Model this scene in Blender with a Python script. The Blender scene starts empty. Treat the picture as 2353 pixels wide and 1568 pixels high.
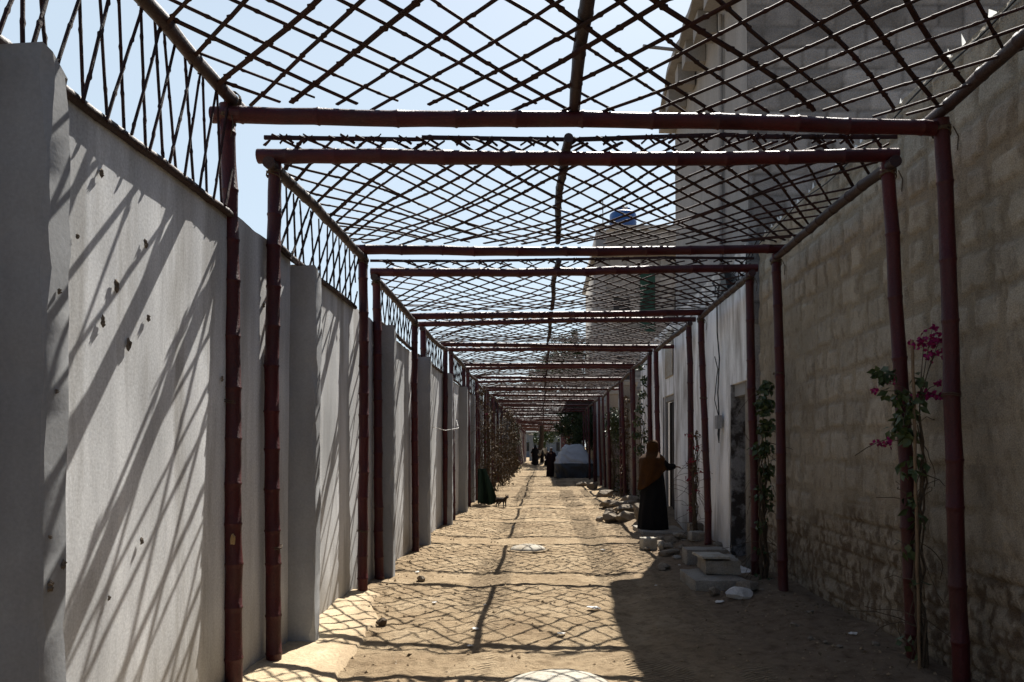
import bpy, bmesh, math, random
import numpy as np
from mathutils import Vector, Matrix
R = random.Random(7)
rad = math.radians
scene = bpy.context.scene
C = scene.collection

# ------------------------------------------------------------------ camera
CAM_H, PITCH, F = 1.6, rad(1.2), 1700.0
cam_d = bpy.data.cameras.new('camera'); cam = bpy.data.objects.new('camera', cam_d); C.objects.link(cam)
cam.location = (0, 0, CAM_H); cam.rotation_euler = (rad(90) + PITCH, 0, 0)
cam_d.sensor_width = 36; cam_d.lens = F / 2353 * 36
cam_d.shift_x = -68.5 / 2353; cam_d.shift_y = 206.4 / 2353
cam_d.clip_start = 0.05; cam_d.clip_end = 3000
scene.camera = cam

# ------------------------------------------------------------------ light
SUN = Vector((0.19, 0.74, 1.0)).normalized()
elev = math.asin(SUN.z); az = math.atan2(SUN.x, SUN.y)
sd = bpy.data.lights.new('sun', 'SUN'); sd.energy = 5.0; sd.angle = rad(0.35); sd.color = (1.0, 0.955, 0.88)
sun = bpy.data.objects.new('sun', sd); C.objects.link(sun)
sun.rotation_euler = SUN.to_track_quat('Z', 'Y').to_euler()
W = bpy.data.worlds.new('World'); scene.world = W; W.use_nodes = True
nt = W.node_tree; nt.nodes.clear()
sky = nt.nodes.new('ShaderNodeTexSky'); sky.sky_type = 'NISHITA'; sky.sun_disc = False
sky.sun_elevation = elev; sky.sun_rotation = az; sky.air_density = 1.0; sky.dust_density = 1.2; sky.ozone_density = 1.0
bg = nt.nodes.new('ShaderNodeBackground'); bg.inputs['Strength'].default_value = 0.062
wo = nt.nodes.new('ShaderNodeOutputWorld')
# milky haze low in the sky, clearing towards the zenith
_tc = nt.nodes.new('ShaderNodeTexCoord'); _sx = nt.nodes.new('ShaderNodeSeparateXYZ'); nt.links.new(_tc.outputs['Generated'], _sx.inputs[0])
_mr = nt.nodes.new('ShaderNodeMapRange'); nt.links.new(_sx.outputs['Z'], _mr.inputs[0])
for _k, _v in ((1, .45), (2, .85), (3, .70), (4, .10)): _mr.inputs[_k].default_value = _v
_mx = nt.nodes.new('ShaderNodeMix'); _mx.data_type = 'RGBA'; _m2 = nt.nodes.new('ShaderNodeMapRange'); nt.links.new(_sx.outputs['Y'], _m2.inputs[0]); _m2.inputs[1].default_value = -.15; _m2.inputs[2].default_value = .55
_mm = nt.nodes.new('ShaderNodeMath'); _mm.operation = 'MULTIPLY'; nt.links.new(_mr.outputs[0], _mm.inputs[0]); nt.links.new(_m2.outputs[0], _mm.inputs[1])
nt.links.new(_mm.outputs[0], _mx.inputs[0])
nt.links.new(sky.outputs[0], _mx.inputs[6]); _mx.inputs[7].default_value = (5.2, 6.15, 6.85, 1)
nt.links.new(_mx.outputs[2], bg.inputs[0]); nt.links.new(bg.outputs[0], wo.inputs[0])
scene.view_settings.view_transform = 'Standard'; scene.view_settings.look = 'None'
scene.view_settings.exposure = 1.2; scene.view_settings.gamma = 1.0

# ------------------------------------------------------------------ numpy noise
def _hash(ix, iy, seed):
    n = (ix.astype(np.int64) * 374761393 + iy.astype(np.int64) * 668265263 + seed * 974711) & 0x7fffffff
    n = ((n ^ (n >> 13)) * 1274126177) & 0x7fffffff
    return ((n ^ (n >> 16)) & 0xffff) / 65535.0
def vnoise(x, y, seed=0):
    x = np.asarray(x, float); y = np.asarray(y, float)
    ix, iy = np.floor(x), np.floor(y); fx, fy = x - ix, y - iy
    fx = fx * fx * (3 - 2 * fx); fy = fy * fy * (3 - 2 * fy)
    a, b = _hash(ix, iy, seed), _hash(ix + 1, iy, seed)
    c, d = _hash(ix, iy + 1, seed), _hash(ix + 1, iy + 1, seed)
    return (a * (1 - fx) + b * fx) * (1 - fy) + (c * (1 - fx) + d * fx) * fy
def fbm(x, y, seed=0, oct=4):
    s, a, t = 0, .5, 0
    for i in range(oct):
        s = s + a * vnoise(np.asarray(x) * 2**i, np.asarray(y) * 2**i, seed + i * 17); t += a; a *= .5
    return s / t
def sstep(a, b, x):
    t = np.clip((x - a) / (b - a), 0, 1); return t * t * (3 - 2 * t)

# ------------------------------------------------------------------ materials
def mat(name, col, rough=.8, col2=None, scale=4, detail=6, lo=.35, hi=.65, bump=0, bscale=40, spec=.3, stain=None, sscale=1.2, stretch=None, attr=None, fine=.25):
    """noise-mixed procedural surface; 'attr' mixes a colour attribute's red/green channel"""
    m = bpy.data.materials.new(name); m.use_nodes = True
    t = m.node_tree; N = t.nodes; L = t.links
    b = N['Principled BSDF']; b.inputs['Roughness'].default_value = rough
    b.inputs['Specular IOR Level'].default_value = spec
    tc = N.new('ShaderNodeTexCoord'); src = tc.outputs['Object']
    if stretch:
        mp = N.new('ShaderNodeMapping'); mp.inputs['Scale'].default_value = stretch
        L.new(src, mp.inputs[0]); st = mp.outputs[0]
    else: st = src
    def noise(s, d, vec=src):
        n = N.new('ShaderNodeTexNoise'); n.inputs['Scale'].default_value = s; n.inputs['Detail'].default_value = d
        n.inputs['Roughness'].default_value = .62; L.new(vec, n.inputs['Vector']); return n
    def ramp(fac, p0, p1, c0=(0,0,0,1), c1=(1,1,1,1)):
        r = N.new('ShaderNodeValToRGB'); r.color_ramp.elements[0].position = p0; r.color_ramp.elements[1].position = p1
        r.color_ramp.elements[0].color = c0; r.color_ramp.elements[1].color = c1; L.new(fac, r.inputs[0]); return r
    def mix(fac, a, c, mode='MIX'):
        x = N.new('ShaderNodeMix'); x.data_type = 'RGBA'; x.blend_type = mode
        for inp, v in ((x.inputs[0], fac), (x.inputs[6], a), (x.inputs[7], c)):
            if isinstance(v, (int, float)): inp.default_value = v
            elif isinstance(v, tuple): inp.default_value = (*v[:3], 1)
            else: L.new(v, inp)
        return x.outputs[2]
    out = mix(1.0, col, (1, 1, 1), 'MULTIPLY')
    if col2:
        out = mix(ramp(noise(scale, detail, st).outputs[0], lo, hi).outputs[0], col, col2)
    if attr:
        a = N.new('ShaderNodeAttribute'); a.attribute_name = 'mask'
        sp = N.new('ShaderNodeSeparateColor'); L.new(a.outputs['Color'], sp.inputs[0])
        out = mix(sp.outputs[0], attr[0], out)
        tn = N.new('ShaderNodeMapRange'); tn.inputs[3].default_value = .72; tn.inputs[4].default_value = 1.25
        L.new(sp.outputs[1], tn.inputs[0])
        cb = N.new('ShaderNodeCombineColor')
        for k in range(3): L.new(tn.outputs[0], cb.inputs[k])
        out = mix(1.0, out, cb.outputs[0], 'MULTIPLY')
        if len(attr) > 1: out = mix(sp.outputs[2], out, attr[1])
    if stain:
        f = ramp(noise(sscale, 8, st).outputs[0], .5, .72)
        ms = N.new('ShaderNodeMath'); ms.operation = 'MULTIPLY'; ms.inputs[1].default_value = stain[1]
        L.new(f.outputs[0], ms.inputs[0]); out = mix(ms.outputs[0], out, stain[0])
    if fine:
        fr = ramp(noise(bscale * 1.6, 4).outputs[0], .3, .7, (1 - fine,) * 3 + (1,), (1 + fine * .6,) * 3 + (1,))
        out = mix(1.0, out, fr.outputs[0], 'MULTIPLY')
    L.new(out, b.inputs['Base Color'])
    if bump:
        bp = N.new('ShaderNodeBump'); bp.inputs['Strength'].default_value = bump; bp.inputs['Distance'].default_value = .02
        L.new(noise(bscale, 8).outputs[0], bp.inputs['Height']); L.new(bp.outputs[0], b.inputs['Normal'])
    return m
M = {}
M['bamboo'] = mat('painted_bamboo', (.066, .006, .007), .5, (.034, .005, .006), 3, 6, .3, .7, .35, 60, .3, ((.05, .026, .02), .5), 4, (1, 1, .45), fine=.3)
M['dark_bamboo'] = mat('weathered_bamboo', (.036, .015, .014), .55, (.026, .017, .015), 3, 6, .3, .7, .35, 60, .25, ((.07, .05, .04), .5), 4, (1, .5, 1), fine=.3)
M['strip'] = mat('split_bamboo', (.034, .012, .011), .75, (.024, .013, .011), 2.5, 6, .35, .65, .25, 70, .15, fine=.3)
M['plaster'] = mat('cement_plaster', (.60, .61, .615), .88, (.44, .445, .45), 3.0, 9, .32, .68, .05, 45, .2, ((.27, .255, .23), .8), 1.9, (1, 2.4, .30), ((.20, .16, .115),), fine=.2)
M['weathered'] = mat('weathered_render', (.30, .285, .26), .92, (.19, .175, .155), 2.2, 8, .35, .65, .1, 45, .12, ((.10, .085, .065), .7), 1.4, (1, 2, .3), ((.12, .10, .075),), fine=.2)
M['pillar'] = mat('pillar_cement', (.31, .32, .33), .88, (.24, .245, .25), 2.5, 8, .35, .65, .08, 40, .2, ((.17, .165, .155), .5), 2.0, (1, 1, .3), fine=.10)
M['block'] = mat('block_masonry', (.47, .41, .32), .93, (.36, .315, .245), 7, 9, .3, .7, 1.0, 70, .12, ((.15, .122, .086), .5), .9, None, ((.32, .268, .195), (.14, .102, .068)), fine=.42)
M['upper_block'] = mat('upper_block_masonry', (.31, .30, .285), .93, (.235, .228, .218), 3, 8, .35, .65, .8, 40, .12, ((.12, .11, .10), .5), .8, None, ((.165, .157, .146),), fine=.3)
M['grey_render'] = mat('grey_render', (.29, .288, .285), .9, (.21, .208, .205), 1.6, 8, .3, .7, .4, 30, .15, ((.17, .16, .15), .6), 1.8, (1.5, 1.5, .16), fine=.15)
M['whitewash'] = mat('whitewash', (.88, .88, .87), .9, (.74, .74, .73), 1.8, 8, .35, .65, .4, 40, .15, ((.24, .21, .18), .95), 1.5, (1.3, 1.3, .35), ((.27, .24, .205),), fine=.12)
M['peeling'] = mat('peeling_plaster', (.27, .265, .26), .9, (.05, .044, .04), 3.2, 9, .45, .55, .8, 30, .15, fine=.3)
M['beige'] = mat('beige_wall', (.26, .225, .18), .92, (.19, .16, .13), 2, 8, .3, .7, .6, 30, .12, ((.10, .085, .07), .5), 1.2, (1.4, 1.4, .4), fine=.25)
M['steel_door'] = mat('steel_door', (.075, .055, .05), .6, (.05, .034, .03), 4, 7, .3, .7, .15, 50, .35, ((.11, .05, .03), .5), 3)
M['dark_door'] = mat('shaded_dark_door', (.016, .010, .009), .7, (.010, .007, .007), 6, 6, .3, .7, .2, 50, .2, None, 1, (1, 1, .2))  # dark door; its near black also stands for the unlit interior
M['blue_tank'] = mat('blue_plastic', (.012, .07, .26), .45, (.02, .085, .24), 2, 4, .3, .7, .05, 20, .4)
M['metal_grey'] = mat('galvanised', (.30, .30, .30), .5, (.2, .2, .2), 6, 5, .3, .7, .1, 60, .4)
M['cable'] = mat('black_cable', (.016, .016, .017), .6, None, bump=0, fine=0)
M['white_cord'] = mat('pale_cord', (.45, .44, .42), .7, None, bump=0, fine=0)
M['concrete'] = mat('old_concrete', (.30, .275, .235), .92, (.21, .19, .16), 5, 8, .3, .7, .7, 35, .15, ((.22, .165, .11), .85), 3, fine=.3)
M['pale_concrete'] = mat('pale_concrete', (.42, .39, .33), .9, (.33, .30, .245), 6, 8, .3, .7, .5, 35, .15, ((.27, .21, .14), .75), 4, fine=.25)
M['apron'] = mat('cement_apron', (.50, .41, .275), .92, (.39, .30, .19), 2.2, 8, .35, .65, .6, 30, .12, ((.26, .20, .13), .5), 3, None, ((.33, .25, .158),), fine=.25)
M['stone'] = mat('rubble_stone', (.24, .20, .155), .93, (.15, .125, .095), 7, 8, .3, .7, .9, 40, .12, fine=.35)
M['white_stone'] = mat('white_stone', (.60, .58, .55), .75, (.45, .43, .40), 7, 8, .3, .7, .5, 40, .2, ((.24, .20, .16), .5), 6, fine=.2)
M['leaf'] = mat('vine_leaf', (.032, .055, .016), .5, (.055, .072, .022), 9, 4, .3, .7, 0, 30, .35, fine=.2)
M['dry_leaf'] = mat('dry_leaf', (.13, .085, .045), .8, (.075, .055, .03), 9, 4, .3, .7, 0, 30, .2, fine=.3)
M['dark_leaf'] = mat('tree_leaf', (.030, .050, .016), .55, (.050, .068, .022), 4, 4, .3, .7, 0, 30, .3, fine=.2)
M['far_leaf'] = mat('far_leaf', (.075, .10, .05), .6, (.055, .078, .04), 4, 4, .3, .7, 0, 30, .3, fine=.2)
M['magenta'] = mat('magenta_bract', (.27, .011, .105), .6, (.19, .008, .055), 14, 4, .3, .7, 0, 30, .2, fine=.2)
M['red_bract'] = mat('faded_red_bract', (.22, .018, .032), .65, (.15, .014, .022), 14, 4, .3, .7, 0, 30, .2, fine=.2)
M['stem'] = mat('woody_stem', (.062, .043, .028), .85, (.09, .066, .042), 12, 6, .3, .7, .4, 60, .2, fine=.3)
M['stake'] = mat('dry_cane', (.20, .13, .07), .6, (.14, .09, .05), 10, 5, .3, .7, .2, 60, .3)
M['black_cloth'] = mat('black_cloth', (.006, .006, .007), .95, (.010, .009, .010), 8, 5, .3, .7, .1, 60, .1)
M['maroon_cloth'] = mat('dark_plum_cloth', (.016, .010, .012), .95, (.022, .012, .014), 8, 5, .3, .7, .1, 60, .1)
M['mustard'] = mat('mustard_shawl', (.06, .023, .003), .9, (.026, .010, .003), 6, 6, .3, .7, .2, 60, .15, fine=.2)
M['skin'] = mat('brown_skin', (.17, .09, .055), .55, (.14, .07, .045), 10, 4, .3, .7, 0, 30, .3, fine=.08)
M['cover_grey'] = mat('grey_car_cover', (.48, .475, .46), .62, (.38, .375, .365), 3, 6, .3, .7, .15, 30, .35, fine=.1)
M['cover_dark'] = mat('dark_shaded_skirt', (.055, .058, .06), .65, (.040, .042, .044), 3, 6, .3, .7, .15, 30, .35, fine=.1)  # dark lower fabric, with the upright front's shade mixed into its colour
M['rubber'] = mat('tyre_rubber', (.02, .02, .02), .85, None, bump=.2, fine=.1)
M['green_cloth'] = mat('dark_green_net', (.012, .026, .018), .9, (.02, .036, .024), 6, 6, .3, .7, .2, 60, .1)
M['green_net'] = mat('green_shade_net', (.020, .055, .042), .85, (.016, .042, .033), 4, 5, .3, .7, .2, 40, .15)
M['fur'] = mat('dark_fur', (.022, .017, .014), .9, (.04, .03, .024), 30, 5, .3, .7, .3, 150, .1)
M['paper'] = mat('litter_paper', (.62, .60, .56), .8, (.5, .48, .44), 8, 4, .3, .7, 0, 30, .2)
M['pit'] = mat('chipped_pit', (.20, .165, .13), .95, (.10, .08, .062), 40, 6, .3, .7, .8, 90, .1)
M['bare_bamboo'] = mat('bare_bamboo', (.40, .27, .12), .6, (.28, .18, .08), 20, 5, .3, .7, .3, 90, .3)
M['cream_cloth'] = mat('cream_sack_cloth', (.45, .38, .27), .9, (.35, .29, .2), 6, 5, .3, .7, .2, 40, .1)
M['bluegrey'] = mat('weathered_bluegrey', (.16, .18, .20), .85, (.12, .135, .15), 2, 6, .3, .7, .2, 30, .2, stretch=(1, 1, .3))
M['bark'] = mat('tree_bark', (.06, .045, .032), .95, (.035, .027, .02), 12, 6, .3, .7, .8, 40, .1)
M['window_dark'] = mat('dark_opening', (.015, .014, .013), .6, None, fine=0)
M['fresh_mortar'] = mat('pale_mortar', (.62, .60, .56), .85, (.48, .46, .43), 12, 6, .3, .7, .5, 40, .2)
M['soil'] = mat('loose_soil', (.36, .27, .17), .97, (.26, .19, .12), 3, 8, .3, .7, .9, 25, .05, fine=.3)

def shard_material():
    m = bpy.data.materials.new('pale_shard'); m.use_nodes = True; t = m.node_tree; b = t.nodes['Principled BSDF']
    b.inputs['Base Color'].default_value = (.75, .76, .74, 1); b.inputs['Roughness'].default_value = .35
    tr = t.nodes.new('ShaderNodeBsdfTranslucent'); nz = t.nodes.new('ShaderNodeTexNoise'); nz.inputs['Scale'].default_value = 9
    rp = t.nodes.new('ShaderNodeValToRGB'); rp.color_ramp.elements[0].color = (.5, .52, .5, 1); rp.color_ramp.elements[1].color = (.9, .9, .88, 1)
    t.links.new(nz.outputs[0], rp.inputs[0]); t.links.new(rp.outputs[0], tr.inputs[0])
    mx = t.nodes.new('ShaderNodeMixShader'); mx.inputs[0].default_value = .6; t.links.new(b.outputs[0], mx.inputs[1]); t.links.new(tr.outputs[0], mx.inputs[2])
    t.links.new(mx.outputs[0], t.nodes['Material Output'].inputs[0]); return m
M['shard'] = shard_material()
def ground_material():
    m = bpy.data.materials.new('dirt_track'); m.use_nodes = True
    t = m.node_tree; N = t.nodes; L = t.links; b = N['Principled BSDF']
    b.inputs['Roughness'].default_value = .97; b.inputs['Specular IOR Level'].default_value = .08
    tc = N.new('ShaderNodeTexCoord')
    def noise(s, d=8, ro=.62, sc=None):
        n = N.new('ShaderNodeTexNoise'); n.inputs['Scale'].default_value = s; n.inputs['Detail'].default_value = d; n.inputs['Roughness'].default_value = ro
        if sc:
            mp = N.new('ShaderNodeMapping'); mp.inputs['Scale'].default_value = sc; L.new(tc.outputs['Object'], mp.inputs[0]); L.new(mp.outputs[0], n.inputs['Vector'])
        else: L.new(tc.outputs['Object'], n.inputs['Vector'])
        return n
    def ramp(src, pts):
        r = N.new('ShaderNodeValToRGB'); e = r.color_ramp.elements
        while len(e) < len(pts): e.new(.5)
        for k, (p, c) in enumerate(pts): e[k].position = p; e[k].color = (*c, 1)
        L.new(src, r.inputs[0]); return r
    def mix(f, a, c, mode='MIX'):
        x = N.new('ShaderNodeMix'); x.data_type = 'RGBA'; x.blend_type = mode
        for inp, v in ((x.inputs[0], f), (x.inputs[6], a), (x.inputs[7], c)):
            if isinstance(v, (int, float)): inp.default_value = v
            elif isinstance(v, tuple): inp.default_value = (*v, 1)
            else: L.new(v, inp)
        return x.outputs[2]
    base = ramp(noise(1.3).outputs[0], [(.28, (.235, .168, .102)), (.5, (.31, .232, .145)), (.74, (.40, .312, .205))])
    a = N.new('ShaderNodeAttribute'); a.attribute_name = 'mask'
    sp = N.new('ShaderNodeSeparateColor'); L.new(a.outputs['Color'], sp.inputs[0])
    out = mix(sp.outputs[0], base.outputs[0], (.150, .108, .078))     # darker soil by the right wall, its shade painted into the colour
    tf = N.new('ShaderNodeMath'); tf.operation = 'MULTIPLY'; tf.inputs[1].default_value = .35; L.new(sp.outputs[1], tf.inputs[0]); out = mix(tf.outputs[0], out, (.44, .345, .225))
    out = mix(1.0, out, ramp(noise(9, 9, .7).outputs[0], [(.3, (.55, .52, .49)), (.5, (1, 1, 1)), (.72, (1.22, 1.22, 1.22))]).outputs[0], 'MULTIPLY')
    vo = N.new('ShaderNodeTexVoronoi'); vo.inputs['Scale'].default_value = 26; L.new(tc.outputs['Object'], vo.inputs['Vector'])
    spk = ramp(vo.outputs['Distance'], [(.0, (1, 1, 1)), (.10, (1, 1, 1)), (.16, (0, 0, 0))])
    sel = N.new('ShaderNodeSeparateColor'); L.new(vo.outputs['Color'], sel.inputs[0])
    s1 = N.new('ShaderNodeMath'); s1.operation = 'GREATER_THAN'; s1.inputs[1].default_value = .86; L.new(sel.outputs[0], s1.inputs[0])
    s2 = N.new('ShaderNodeMath'); s2.operation = 'MULTIPLY'; L.new(s1.outputs[0], s2.inputs[0]); L.new(spk.outputs[0], s2.inputs[1])
    out = mix(s2.outputs[0], out, mix(sel.outputs[1], (.09, .06, .04), (.5, .44, .36)))
    # tyre tread: small oblique ribs inside the wheel tracks (attribute g)
    wv = N.new('ShaderNodeTexWave'); wv.inputs['Scale'].default_value = 9; wv.inputs['Distortion'].default_value = 2.5; wv.inputs['Detail'].default_value = 3
    mp = N.new('ShaderNodeMapping'); mp.inputs['Rotation'].default_value = (0, 0, rad(62)); L.new(tc.outputs['Object'], mp.inputs[0]); L.new(mp.outputs[0], wv.inputs[0])
    wm = N.new('ShaderNodeMath'); wm.operation = 'MULTIPLY'; L.new(wv.outputs['Fac'], wm.inputs[0]); L.new(sp.outputs[1], wm.inputs[1])
    tm = N.new('ShaderNodeMath'); tm.operation = 'MULTIPLY'; tm.inputs[1].default_value = .75; L.new(wm.outputs[0], tm.inputs[0])
    L.new(mix(tm.outputs[0], out, (.17, .12, .075)), b.inputs['Base Color'])
    n1 = noise(22, 9, .72); n2 = noise(90, 4)
    ad = N.new('ShaderNodeMath'); ad.operation = 'MULTIPLY_ADD'; L.new(n2.outputs[0], ad.inputs[0]); ad.inputs[1].default_value = .35; L.new(n1.outputs[0], ad.inputs[2])
    ad2 = N.new('ShaderNodeMath'); ad2.operation = 'MULTIPLY_ADD'; L.new(wm.outputs[0], ad2.inputs[0]); ad2.inputs[1].default_value = .8; L.new(ad.outputs[0], ad2.inputs[2])
    bp = N.new('ShaderNodeBump'); bp.inputs['Strength'].default_value = .9; bp.inputs['Distance'].default_value = .05
    L.new(ad2.outputs[0], bp.inputs['Height']); L.new(bp.outputs[0], b.inputs['Normal'])
    return m
M['ground'] = ground_material()

# ------------------------------------------------------------------ mesh helpers
class MB:
    def __init__(s): s.v = []; s.f = []
    def add(s, vs, fs):
        o = len(s.v); s.v.extend([tuple(p) for p in vs]); s.f.extend([tuple(i + o for i in f) for f in fs]); return s
    def box(s, x0, x1, y0, y1, z0, z1, j=0, rng=R, rot=None):
        vs = [Vector((x, y, z)) for z in (z0, z1) for y in (y0, y1) for x in (x0, x1)]
        if j: vs = [p + Vector((rng.uniform(-j, j), rng.uniform(-j, j), rng.uniform(-j, j))) for p in vs]
        if rot:
            c = Vector(((x0 + x1) / 2, (y0 + y1) / 2, (z0 + z1) / 2)); vs = [c + rot @ (p - c) for p in vs]
        return s.add(vs, [(0,2,3,1), (4,5,7,6), (0,1,5,4), (2,6,7,3), (0,4,6,2), (1,3,7,5)])
    def tube(s, pts, rs, n=10, cap=True):
        pts = [Vector(p) for p in pts]
        if not isinstance(rs, (list, tuple)): rs = [rs] * len(pts)
        rings = []; up = None
        for i, p in enumerate(pts):
            d = (pts[min(i + 1, len(pts) - 1)] - pts[max(i - 1, 0)]).normalized()
            if up is None: up = Vector((0, 0, 1)) if abs(d.z) < .9 else Vector((0, 1, 0))
            u = (up - d * up.dot(d)).normalized(); w = d.cross(u); up = u
            rings.append([p + (u * math.cos(2 * math.pi * k / n) + w * math.sin(2 * math.pi * k / n)) * rs[i] for k in range(n)])
        vs = [q for r in rings for q in r]; fs = []
        for i in range(len(rings) - 1):
            for k in range(n):
                k2 = (k + 1) % n; fs.append((i*n + k, i*n + k2, (i+1)*n + k2, (i+1)*n + k))
        if cap: fs.append(tuple(range(n))[::-1]); fs.append(tuple((len(rings) - 1) * n + k for k in range(n)))
        return s.add(vs, fs)
    def bamboo(s, a, b, r, rng, node=.3, bend=.03, n=12, taper=.0):
        """a culm with swollen nodes, slightly kinked between them"""
        a, b = Vector(a), Vector(b); L = (b - a).length; d = (b - a) / L
        side = d.cross(Vector((.31, .17, .93))).normalized(); up = d.cross(side)
        ph = rng.uniform(0, 6.28); t = rng.uniform(.05, node); nodes = []
        while t < L: nodes.append((t, rng.uniform(-1, 1), rng.uniform(-1, 1))); t += node * rng.uniform(.75, 1.25)
        pts, rs = [], []
        def put(tt, k, ox=0, oy=0):
            f = tt / L; w = math.sin(math.pi * f)
            off = side * (math.sin(ph + 3.1 * f) * bend * w + ox * .005) + up * (math.cos(ph * 1.7 + 2.3 * f) * bend * w + oy * .005)
            pts.append(a + d * tt + off); rs.append(r * k * (1 - taper * f))
        put(0, 1.0); last = 0
        for (tn, ox, oy) in nodes:
            if tn - last < .06 or L - tn < .04: continue
            if tn - last > .14: put((tn + last) / 2, .975, ox * .3, oy * .3)
            put(tn - .035, .99, ox, oy); put(tn - .012, 1.03, ox, oy); put(tn - .004, 1.10, ox, oy); put(tn + .004, 1.10, ox, oy); put(tn + .010, 1.02, ox, oy)
            last = tn
        put(L, 1.0)
        return s.tube(pts, rs, n)
    def strip(s, a, b, w, th, nrm, rng, seg=.22, wob=.008, zf=None):
        """a split-bamboo lath: flat, uneven, with knots"""
        a, b = Vector(a), Vector(b); L = (b - a).length
        if L < .05: return s
        d = (b - a) / L; nrm = Vector(nrm); sd = d.cross(nrm).normalized()
        ks = [(0, 1.0)]; t = rng.uniform(.04, seg)
        while t < L - .04: ks += [(t - .02, 1.0), (t, 1.45), (t + .018, .95)]; t += seg * rng.uniform(.8, 1.3)
        ks.append((L, rng.uniform(.6, 1))); w0 = w * rng.uniform(.9, 1.1); w1 = w * rng.uniform(.65, 1.0)
        vs = []; ph = rng.uniform(0, 6); am = wob * rng.uniform(.4, 1.6)
        for (t, k) in ks:
            f = t / L; hw = (w0 + (w1 - w0) * f) * k / 2; o = sd * (math.sin(ph + t * 2.1) * am + rng.uniform(-1, 1) * .003)
            zz = nrm * (math.sin(ph * 2 + t * 1.7) * am * .6); h = th * (.5 + .2 * (k - 1))
            p = a + d * t + o + zz
            if zf: p.z += zf(p.x, p.y)
            vs += [p + sd * hw + nrm * h * .4, p + sd * hw * .45 + nrm * h * 1.3, p - sd * hw * .45 + nrm * h * 1.3, p - sd * hw + nrm * h * .4, p - sd * hw * .8 - nrm * h, p + sd * hw * .8 - nrm * h]
        fs = []; m = 6
        for i in range(len(ks) - 1):
            for k in range(m): fs.append((i*m + k, i*m + (k+1) % m, (i+1)*m + (k+1) % m, (i+1)*m + k))
        fs += [tuple(range(m))[::-1], tuple((len(ks) - 1) * m + k for k in range(m))]
        return s.add(vs, fs)
    def leaf(s, p, d, n, L, w):
        d = d.normalized(); sd = d.cross(n).normalized(); n2 = sd.cross(d)
        q = [p, p + d*L*.45 + sd*w*.5 + n2*L*.06, p + d*L + n2*L*-.08, p + d*L*.45 - sd*w*.5 + n2*L*.06, p + d*L*.5 - n2*L*.03]
        return s.add(q, [(0, 1, 4), (1, 2, 4), (0, 4, 3), (4, 2, 3)])
    def build(s, name, m, parent=None, smooth=False, mask=None, autos=None):
        me = bpy.data.meshes.new(name); me.from_pydata([tuple(v) for v in s.v], [], s.f); me.update()
        if mask is not None:
            at = me.color_attributes.new('mask', 'FLOAT_COLOR', 'POINT'); full = np.zeros((len(s.v), 4), np.float32)
            full[:, 3] = 1; k = np.asarray(mask, np.float32); full[:len(k), :3] = k
            if len(k) < len(s.v): full[len(k):, :3] = (1, .53, 0)
            at.data.foreach_set('color', full.ravel())
        me.materials.append(m)
        bm = bmesh.new(); bm.from_mesh(me); bmesh.ops.recalc_face_normals(bm, faces=bm.faces); bm.to_mesh(me); bm.free()
        if smooth or autos:
            me.polygons.foreach_set('use_smooth', [True] * len(me.polygons))
            if autos: me.set_sharp_from_angle(angle=rad(autos))
        o = bpy.data.objects.new(name, me); C.objects.link(o)
        if parent: o.parent = parent; o.matrix_parent_inverse = parent.matrix_basis.inverted()
        return o
def tag(o, label, cat, group=None):
    o['label'] = label; o['category'] = cat; o['kind'] = 'thing'
    if group: o['group'] = group
    return o
def struct(o, kind='structure', label=None, cat=None):
    o['kind'] = kind
    if label: o['label'] = label
    if cat: o['category'] = cat
    return o
def thing(name, label, cat, loc=(0, 0, 0), group=None):
    o = bpy.data.objects.new(name, None); C.objects.link(o); o.location = loc; o.empty_display_size = .2
    bpy.context.view_layer.update() if False else None
    o.matrix_basis = Matrix.Translation(loc)
    return tag(o, label, cat, group)
def copy_tree(o, parent=None):
    c = o.copy(); C.objects.link(c)
    if parent:
        inv = o.matrix_parent_inverse.copy(); c.parent = parent; c.matrix_parent_inverse = inv
    for ch in list(o.children): copy_tree(ch, c)
    return c
def grid_faces(nu, nv):
    i = np.arange(nu - 1)[:, None] * nv + np.arange(nv - 1)[None, :]
    return np.stack([i, i + nv, i + nv + 1, i + 1], -1).reshape(-1, 4).tolist()
def rock(name, m, loc, size, seed, flat=0, label='', cat='stone', group=None, rotz=None, boxy=.0):
    """an angular stone: a noisy, faceted ball; boxy pulls it towards a broken block"""
    rg = random.Random(seed); bm = bmesh.new(); bmesh.ops.create_icosphere(bm, subdivisions=4, radius=1)
    for v in bm.verts:
        p = v.co.copy()
        if boxy:
            q = p / max(abs(p.x), abs(p.y), abs(p.z)); p = p.lerp(q, boxy)
        v.co = p
    for _ in range(13):
        n = Vector((rg.gauss(0, 1), rg.gauss(0, 1), rg.gauss(0, .8))).normalized(); d = rg.uniform(.58, .88) * (1 + .25 * boxy)
        for v in bm.verts:
            e = v.co.dot(n) - d
            if e > 0: v.co -= n * e
    for v in bm.verts:
        k = 1 + .10 * (float(fbm(v.co.x * 2.2 + seed, v.co.y * 2.2 + v.co.z * 1.7, seed, 3)) - .5) * 2
        v.co = Vector((v.co.x * size[0] / 2 * k, v.co.y * size[1] / 2 * k, v.co.z * size[2] / 2 * k))
    me = bpy.data.meshes.new(name); bm.to_mesh(me); bm.free(); me.materials.append(m)
    me.polygons.foreach_set('use_smooth', [True] * len(me.polygons)); me.set_sharp_from_angle(angle=rad(24))
    o = bpy.data.objects.new(name, me); C.objects.link(o)
    o.location = loc; o.rotation_euler = (rg.uniform(-.12, .12), rg.uniform(-.12, .12), rg.uniform(0, 3) if rotz is None else rotz)
    return tag(o, label, cat, group)

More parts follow.
